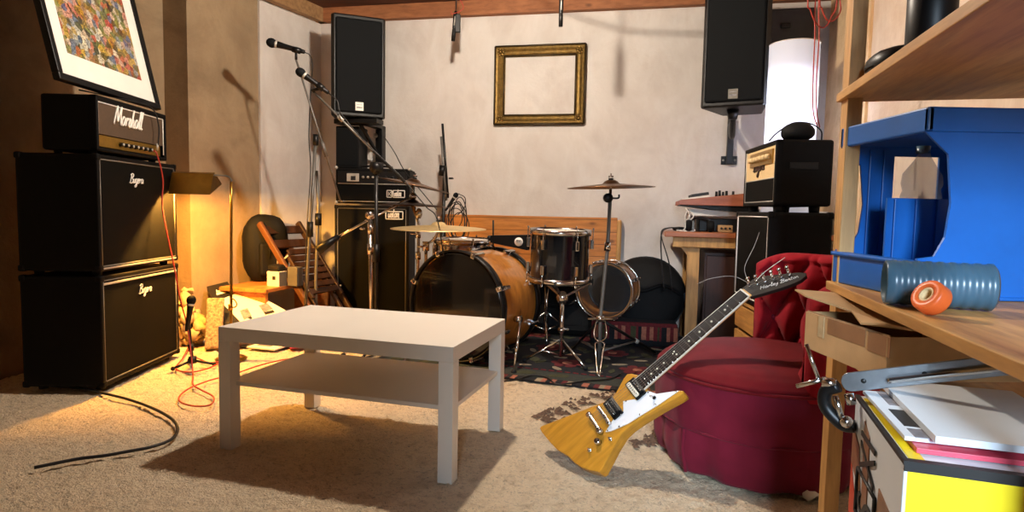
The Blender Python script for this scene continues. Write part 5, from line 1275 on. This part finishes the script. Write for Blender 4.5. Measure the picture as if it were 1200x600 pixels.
b = B(BONE); b.box((.628, -.022, .004), (.633, .022, .0135), .001); b.build('nut', t)
head = [(.633, .0215), (.655, .028), (.685, .033), (.705, .027), (.735, .004), (.770, -.030), (.800, -.058), (.812, -.078), (.806, -.088), (.785, -.090), (.760, -.084), (.725, -.070), (.695, -.055), (.665, -.040), (.645, -.029), (.633, -.0215)]
TH = Matrix.Rotation(math.radians(7), 4, 'Y'); TH = tr(.633, 0, .0) @ TH @ tr(-.633, 0, 0)
b = B(HEADB); b.prism(head, -.013, .002, TH, .002); hd = b.build('headstock', t)
for k in range(6):
    f_ = k / 5; x = .662 + (.775 - .662) * f_; y = .020 + (-.042 - .020) * f_; ang = math.atan2(-.062, .113); nx_, ny_ = -math.sin(ang), math.cos(ang)
    b = B(CHROME); p_ = V((x, y, .002)); b.cyl(TH @ p_, TH @ (p_ + V((0, 0, .018))), .0042, None, 10); b.cyl(TH @ p_, TH @ (p_ + V((0, 0, .003))), .007, None, 12)
    q_ = V((x + nx_ * .022, y + ny_ * .022, -.006)); b.tube([TH @ V((x, y, -.012)), TH @ q_, TH @ (q_ + V((nx_ * .012, ny_ * .012, .004)))], .004, 8, 1); b.ball(TH @ (q_ + V((nx_ * .016, ny_ * .016, .004))), (.008, .005, .007), 10); b.build('tuner', hd)
b = B(LOGOW); script(b, 'Harley Benton', .014, TH @ fr((.672, -.022, .003), (.098, -.047, 0), (0, 0, 1)), .0008, .2, 1.75); b.build('logo', hd, label='pale script logo')
for k in range(6):
    y0 = -.0255 + k * .0102; y1 = -.0165 + k * .0066; f_ = (5 - k) / 5; x2 = .662 + (.775 - .662) * f_; y2 = .020 + (-.042 - .020) * f_
    b = B(STRM); b.tube([(-.04, y0, .019), (0, y0, .019), (.63, y1, .0142), tuple(TH @ V((x2, y2, .010)))], .0004 + .00008 * k, 4, 1); b.build('string', t)
b = B(WHITEC); h0 = G @ (TH @ V((.69, .01, .015)))
b.tube([h0, h0 + V((.03, .0, .03)), h0 + V((.10, .02, .075))], .0010, 4); h1 = G @ (TH @ V((.665, .02, .012)))
b.tube([h1, h1 + V((-.05, .02, .02)), h1 + V((-.12, .03, .01)), h1 + V((-.16, .05, -.012))], .0005, 4); b.tube([h1, h1 + V((-.01, .02, .05)), h1 + V((.03, .05, .12)), h1 + V((.05, .06, .17))], .0006, 4)
b.build('loose_string', t, True)

# ---------------------------------------------------------------- shelf unit on the right
sd_ = V((-.245, -.97, 0)).normalized(); se = V((-sd_.y, sd_.x, 0)) * -1
if se.x < 0: se = -se
px0 = V((.848, 1.62, 0)); UM = fr((px0.x, px0.y, .012), sd_, (0, 0, 1))      # x towards us along the shelf front; y = to the right?
sy = 1 if (UM.to_3x3() @ V((0, 1, 0))).x > 0 else -1
def ub(b, a, c, bev=.002): b.box((min(a[0], c[0]), min(a[1] * sy, c[1] * sy), min(a[2], c[2])), (max(a[0], c[0]), max(a[1] * sy, c[1] * sy), max(a[2], c[2])), bev)
t = thing('shelf_unit', 'pale pine shelf unit on the right holding blue bin and boxes', 'shelf', UM)
dpth = .46; Ls = 1.12
for x in (0, Ls - .06):
    for y in (0, dpth - .035):
        b = B(PINEL); ub(b, (x, y, 0), (x + .06, y + .035, 2.35)); b.build('post', t)
for z, nmx in ((1.188, 'shelf_board'), (.700, 'shelf_board'), (.515, 'shelf_board'), (.17, 'shelf_board')):
    b = B(PINEH); ub(b, (.0 if z > .2 else .43, -.012 if z != .515 else .04, z - .022), (Ls if z != .515 else .40, dpth, z)); b.build(nmx, t)
for y in (0, dpth - .035):
    b = B(PINEL); ub(b, (.06, y, 2.26), (Ls - .06, y + .03, 2.33)); b.build('top_rail', t)
def us(x, y, z): return UM @ V((x, y * sy, z))
# things on the upper board
t = thing('helmet_bag', 'rounded black bag lying on the top shelf beside the pine post', 'bag', fr(us(.15, .115, 1.189), sd_, (0, 0, 1)))
b = B(BLACKP); b.ball((0, 0, .036), (.085, .10, .037), 20, None, .7); b.build('bag_body', t); b = B(BAGB); b.torus(tr(0, 0, .03) @ Matrix.Diagonal((.86, 1, 1, 1)), .100, .004, 36, 6); b.build('zip', t)
t = thing('flask', 'dark bottle with a silver cap standing on the top shelf', 'bottle', fr(us(.385, .06, 1.189), sd_, (0, 0, 1)))
b = B(BLACKP); b.lathe([(0, 0), (.04, 0), (.043, .006), (.043, .14), (.03, .165), (.022, .18), (.022, .2), (0, .2)], None, 28); b.build('bottle_body', t); b = B(CHROME); b.lathe([(0, .2), (.024, .2), (.026, .205), (.026, .235), (.02, .242), (0, .242)], None, 24); b.build('cap', t)
# blue stacking bin
BN = fr((.838, 1.595, .713), (0, -1, 0), (0, 0, 1))          # x towards us, y to the right (y = z x x)
sgn = 1 if (BN.to_3x3() @ V((0, 1, 0))).x > 0 else -1
t = thing('stacking_bin', 'large blue plastic open fronted stacking bin on the pine shelf', 'bin', BN)
def bb(b, a, c, bev=.004): b.box((min(a[0], c[0]), min(a[1] * sgn, c[1] * sgn), min(a[2], c[2])), (max(a[0], c[0]), max(a[1] * sgn, c[1] * sgn), max(a[2], c[2])), bev)
wB, dB, hB_ = .335, .30, .395
b = B(BLUEP); bb(b, (0, 0, .345), (wB, .014, hB_)); bb(b, (0, dB - .014, .345), (wB, dB, hB_)); bb(b, (0, 0, .345), (.014, dB, hB_)); bb(b, (wB - .014, 0, .345), (wB, dB, hB_)); b.build('rim', t)
side = [(.0, .0), (.0, .085), (.035, .09), (.055, .13), (.062, .20), (.05, .30), (.0, .345), (dB, .345), (dB, 0)]
Ms = Matrix(((0, 0, 1, 0), (sgn, 0, 0, 0), (0, 1, 0, 0), (0, 0, 0, 1)))
b = B(BLUEP); b.prism(side, wB - .012, wB - .006, Ms); b.build('side_panel', t)
b = B(BLUEP); b.prism(side[:7] + [(.135, .345), (.135, 0)], .006, .012, Ms); bb(b, (.006, .135, 0), (.012, .25, .215), 0); bb(b, (.006, .25, 0), (.012, dB, .345), 0); bb(b, (.006, .135, .325), (.012, .25, .345), 0)
for y in (.07, .105): bb(b, (.012, y, .01), (.018, y + .006, .34), .001)
b.build('side_panel', t, label='blue side panel with a grip hole')
b = B(BLUEP); bb(b, (.135, .045, .008), (.141, dB - .01, .215), 0)
for y in (.06, .11, .16, .21): bb(b, (.141, y, .01), (.147, y + .006, .213), .001)
b.build('divider', t, label='low ribbed divider')
b = B(BLUEP); bb(b, (0, 0, 0), (wB, dB, .008)); b.build('base', t)
b = B(BLUEP); bb(b, (0, -.002, 0), (wB, .008, .08)); bb(b, (0, -.010, .07), (wB, .02, .08)); b.build('front_lip', t)
b = B(BLUEP); hx0, hx1 = .20, .31
bb(b, (0, dB - .008, 0), (hx0, dB - .002, .345)); bb(b, (hx1, dB - .008, 0), (wB, dB - .002, .345)); bb(b, (hx0, dB - .008, 0), (hx1, dB - .002, .16)); bb(b, (hx0, dB - .008, .325), (hx1, dB - .002, .345))
for k in range(7):
    x = .02 + k * .045; bb(b, (x, dB - .018, .01), (x + .008, dB - .008, .16 if hx0 - .02 < x < hx1 else .34), .002)
b.build('back_panel', t)
PET = clear('clear plastic bottle', '#9fb0bd', .08, .35)
bt = BN @ V((.075, .165 * sgn, .009)); t = thing('plastic_bottle', 'crumpled clear plastic bottle standing inside the blue bin', 'bottle', bt)
b = B(PET); b.lathe([(0, 0), (.04, 0), (.045, .01)] + [(.045 - .004 * (k % 2), .02 + k * .016) for k in range(15)] + [(.04, .265), (.018, .305), (.0135, .312), (.0135, .325)], None, 28); b.jitter(.008, 22); b.build('bottle_body', t)
b = B(BLUED); b.lathe([(.0, .336), (.0155, .336), (.0155, .318)], None, 20); b.build('cap', t)
# grey blue ribbed tube, orange tape
p0 = at(1036, 325, 1.19); p1 = at(1085, 325, 1.10); p0.z = .757; p1 = p0 + V((.16, -.07, 0)); TB = axm(p0, p1)
t = thing('pipe_sleeve', 'slate blue ribbed plastic pipe sleeve lying in front of the blue bin', 'pipe', TB)
rT_ = .042; pr = [(rT_ - .004, .0)]
for k in range(18): pr += [(rT_ + (.0015 if k % 2 else 0), .002 + k * .0095), (rT_ + (.0015 if k % 2 else 0), .009 + k * .0095)]
pr += [(rT_ - .004, .175), (rT_ - .004, 0)]
b = B(BLUED); b.lathe(pr, None, 40); b.build('sleeve', t)
b = B(BLUED); b.lathe([(rT_ - .006, .02), (0, .021)], None, 32); b.build('inner_plug', t)
oc = at(1091, 353, 1.06); oc.z = .7435; t = thing('orange_roll', 'orange roll with a cream core beside the slate blue sleeve', 'tape roll', oc)
b = B(ORANGEP); b.lathe([(.014, -.014), (.027, -.014), (.029, -.010), (.029, .010), (.027, .014), (.014, .014), (.014, -.014)], fr((0, 0, 0), (.3, -.9, .2), (-.8, -.2, .5)), 32); b.build('roll', t)
b = B(CREAM); b.lathe([(.010, -.013), (.0142, -.013), (.0142, .013), (.010, .013), (.010, -.013)], fr((0, 0, 0), (.3, -.9, .2), (-.8, -.2, .5)), 24); b.build('core', t)
# torn open carton
k0 = at(945, 357, 1.50); k1 = at(1040, 405, 1.19); zc_ = (k0.z + k1.z) / 2; kx = V((k1.x - k0.x, k1.y - k0.y, 0)); wK = kx.length; hK = .088
KM_ = fr((k0.x, k0.y, zc_ - hK), kx, (0, 0, 1)); s3 = 1 if (KM_.to_3x3() @ V((0, 1, 0))).x > 0 else -1
t = thing('cardboard_box', 'torn open brown cardboard box sticking out of the shelf beside the red chair', 'box', KM_)
dK = .30
def kb(b, a, c, bev=.0): b.box((min(a[0], c[0]), min(a[1] * s3, c[1] * s3), min(a[2], c[2])), (max(a[0], c[0]), max(a[1] * s3, c[1] * s3), max(a[2], c[2])), bev)
b = B(CARD); kb(b, (0, 0, 0), (wK, .004, hK)); kb(b, (wK - .004, .004, 0), (wK, dK, hK)); kb(b, (0, .004, 0), (.004, dK, hK)); kb(b, (.004, dK - .004, 0), (wK - .004, dK, hK)); kb(b, (.004, .004, 0), (wK - .004, dK - .004, .004)); b.build('carton', t)
def flap(pts, name, m=CARD, lab=None):
    b = B(m); P = [V((p[0], p[1] * s3, p[2])) for p in pts]; n = len(P); T = [p + V((0, 0, .0035)) for p in P]
    b.raw(P + T, [tuple(range(n)), tuple(range(n, 2 * n))] + [(k, (k + 1) % n, n + (k + 1) % n, n + k) for k in range(n)]); b.build(name, t, **({'label': lab} if lab else {}))
flap([(-.05, -.005, hK + .045), (.03, -.02, hK + .040), (.13, .035, hK + .020), (.24, -.012, hK + .012), (.30, .0, hK + .022), (.335, .045, hK + .016), (.40, .07, hK + .006), (.42, .26, hK + .006), (.1, .26, hK + .022), (-.02, .12, hK + .04)], 'top_flap')
flap([(.0, .004, hK), (wK, .004, hK), (wK - .02, .03, hK - .006), (.26, .02, hK - .012), (.12, .04, hK - .01), (.03, .03, hK - .008)], 'inner_flap', CARDD)
b = B(TAPEB); kb(b, (.10, -.0012, hK - .035), (.24, .0, hK + .0006)); kb(b, (.25, -.0014, hK - .04), (.32, .0, hK + .0006)); b.mat(TAPEC); kb(b, (.06, -.0016, hK - .05), (.085, .0, hK)); kb(b, (.31, -.0018, hK - .045), (wK + .0015, .0, hK)); b.build('parcel_tape', t, label='strips of brown and clear parcel tape')
# big product carton with tape, seen from above its corner
q0 = at(1003, 463, 1.07); q1 = at(1060, 541, .815); zq = .565; qa = gz(1003, 463, zq); qb = gz(1060, 541, zq); qx = V((qb.x - qa.x, qb.y - qa.y, 0)); wQ = qx.length; zq0 = .183
QM = fr((qa.x, qa.y, zq0), qx, (0, 0, 1)); s4 = 1 if (QM.to_3x3() @ V((0, 1, 0))).x > 0 else -1; hQ = zq - zq0; dQ = .34
t = thing('product_carton', 'large white and yellow product carton with brown tape and black letters at lower right', 'box', QM)
def qb_(b, a, c, bev=.0): b.box((min(a[0], c[0]), min(a[1] * s4, c[1] * s4), min(a[2], c[2])), (max(a[0], c[0]), max(a[1] * s4, c[1] * s4), max(a[2], c[2])), bev)
b = B(PAPERB); qb_(b, (0, 0, 0), (wQ, dQ, hQ), .002); b.build('carton', t)
FQ = Matrix(((1, 0, 0, 0), (0, 0, s4 * -1., 0), (0, 1, 0, 0), (0, 0, 0, 1)))      # drawing plane of the long face: x, z
def face(b, pts, off=.001): b.raw([FQ @ V((x, z, off)) for x, z in pts] + [FQ @ V((x, z, 0)) for x, z in pts], [tuple(range(len(pts)))] + [(k, (k + 1) % len(pts), len(pts) + (k + 1) % len(pts), len(pts) + k) for k in range(len(pts))])
b = B(YELLOW); qb_(b, (wQ, .004, hQ - .085), (wQ + .0012, dQ, hQ - .012)); qb_(b, (.02, .008, hQ), (wQ - .012, .026, hQ + .0012)); b.build('yellow_print', t, label='yellow printed panel')
b = B(INK); qb_(b, (.0, -.001, hQ - .004), (wQ + .0014, .006, hQ + .0014)); qb_(b, (wQ - .011, .0, hQ - .012), (wQ + .0016, dQ, hQ + .0016)); b.build('black_edge', t, label='black printed edge')
b = B(ORANGE); face(b, [(0, 0), (.12, 0), (.12, hQ - .23), (.06, hQ - .19), (0, hQ - .12)]); b.build('orange_print', t, label='red orange printed corner')
b = B(TAPEB); face(b, [(.0, hQ - .055), (.055, hQ - .075), (.085, hQ - .15), (.0, hQ - .12)], .0014); face(b, [(.085, hQ - .02), (.125, hQ - .035), (.135, hQ - .24), (.10, hQ - .24)], .0018); face(b, [(.17, 0), (wQ, 0), (wQ, hQ - .10), (.20, hQ - .085)], .0016)
qb_(b, (wQ, .0, 0), (wQ + .0016, dQ, hQ - .086)); qb_(b, (.09, .05, hQ), (.13, dQ, hQ + .0018)); b.build('parcel_tape', t, label='brown parcel tape')
b = B(INK); sgx = 1 if s4 > 0 else -1
# the letters stand on their side: baseline along the depth of the face, reading downwards
LT = FQ @ fr((.172, hQ - .175, .0026), (0, 1, 0), (0, 0, 1))
text(b, 'S', .14, LT @ tr(.0, 0, 0) @ Matrix.Diagonal((.62, 1, 1, 1)), .001); text(b, 'X', .14, LT @ tr(.072, 0, 0) @ Matrix.Diagonal((.5, 1, 1, 1)), .001); text(b, 'I', .14, LT @ tr(.122, 0, 0) @ Matrix.Diagonal((.6, 1, 1, 1)), .001)
xa, xb, za, zb_ = .062, .186, hQ - .183, hQ - .108
for p_, q_ in (((xa, za), (xb, za)), ((xa, zb_), (xb, zb_)), ((xa, za), (xa, zb_)), ((xb, za), (xb, zb_))):
    b.cyl(FQ @ V((p_[0], p_[1], .0026)), FQ @ V((q_[0], q_[1], .0026)), .0032, None, 6)
b.build('black_lettering', t, label='large black letters, one of them boxed')
# papers on top of the carton
def lie(name, label, category, x, y, w_, d_, th_, a, m, z, extra=None):
    kw = {'group': 'magazines on the large carton'} if name == 'magazine' else {}; M_ = QM @ tr(x, (y - .032) * s4, hQ + z) @ rz(a); b = B(m); b.box((-w_ / 2, -d_ / 2, 0), (w_ / 2, d_ / 2, th_), .0008)
    if extra:
        for (m2, x0_, y0_, x1_, y1_) in extra: b.mat(m2); b.box((x0_, y0_, th_ - .0002), (x1_, y1_, th_ + .0006))
    return b.build(name, None, False, M_, label=label, category=category, **kw)
def along(name, label, category, pa_, pb_, z, d_, th_, m, extra=(), ext=(0, 0), **kw):      # a sheet whose near edge runs pa_ -> pb_
    A = gz(*pa_, z); C_ = gz(*pb_, z); M_ = fr(A, C_ - A, (0, 0, 1)); sg = 1 if (M_.to_3x3() @ V((0, 1, 0))).x > 0 else -1; L2 = (C_ - A).length
    b = B(m); bx = lambda x0_, y0_, x1_, y1_, z0_, z1_: b.box((x0_, min(y0_ * sg, y1_ * sg), z0_), (x1_, max(y0_ * sg, y1_ * sg), z1_), .0006)
    bx(-ext[0], 0, L2 + ext[1], d_, 0, th_)
    for (m2, x0_, y0_, x1_, y1_) in extra: b.mat(m2); bx(x0_ * L2, y0_, x1_ * L2, y1_, th_ * .5, th_ + .0006)
    return b.build(name, None, False, M_, label=label, category=category, **kw)
zt_ = zq + .002
along('magazine', 'red edged magazine under the grey one on the large carton', 'magazine', (1018, 463), (1074, 531), zt_, .15, .007, PINKR, [(PAPER, .03, .012, .8, .14)], (0, 0), group='magazines on the large carton')
along('magazine', 'grey photo magazine lying slanted on the large carton', 'magazine', (1011, 461), (1060, 516), zt_ + .008, .085, .006, PAPERB, [(INKG, .0, .02, .35, .075), (INK, .45, .012, .8, .05), (INKG, .84, .012, 1., .07)], (0, 0), group='magazines on the large carton')
along('paper_pad', 'cool white paper pad on top of the magazines', 'paper', (1031, 452), (1082, 505), zt_ + .0145, .20, .010, PAPERB, (), (.01, .05))
# steel hinge bar with clamp resting over the carton
h0 = at(986, 449, 1.06); h1 = at(1092, 437, .99); HM = fr(h0, h1 - h0, (0, 0, 1)); Lh = (h1 - h0).length
t = thing('steel_bar', 'flat steel bar with a hole and chrome clamp lying over the large carton', 'metal bar', HM)
P = []
for k in range(9):
    a = PI / 2 + PI * k / 8; P.append((.014 + .014 * math.cos(a), .0165 * math.sin(a)))
P += [(Lh + .15, -.0165), (Lh + .15, .0165)]
hole = .035
b = B(STEELG); Mh = Matrix(((1, 0, 0, 0), (0, 0, -1, 0), (0, 1, 0, 0), (0, 0, 0, 1)))
b.prism(P, -.0025, .0025, Mh, .001); b.build('bar', t)
for x in (.035, Lh - .01): b = B(INK); b.cyl((x, -.0029, 0), (x, .0029, 0), .0042, None, 16); b.build('hole', t)
b = B(CHROME); b.box((.07, -.014, -.008), (Lh + .1, -.004, .002), .004); b.build('ridge', t)
b = B(BLACKP); b.tube([(-.006, .0, -.004), (-.028, .005, -.012), (-.036, .008, -.040), (-.018, .006, -.072), (.002, .004, -.078)], .0115, 10); b.build('clamp_jaw', t)
b = B(CHROME); b.cyl((-.014, -.004, -.020), (-.014, -.004, -.06), .005); b.cyl((-.008, .0, .0), (-.03, .0, .006), .009); b.cyl((.008, -.008, -.018), (.008, -.008, -.036), .008); b.ball((-.008, -.006, -.066), .011, 12); b.cyl((-.075, .008, .002), (-.022, .004, .010), .004); b.cyl((-.035, .006, .006), (-.040, .006, .075), .0035); b.build('clamp_screws', t, label='chrome clamp screws')
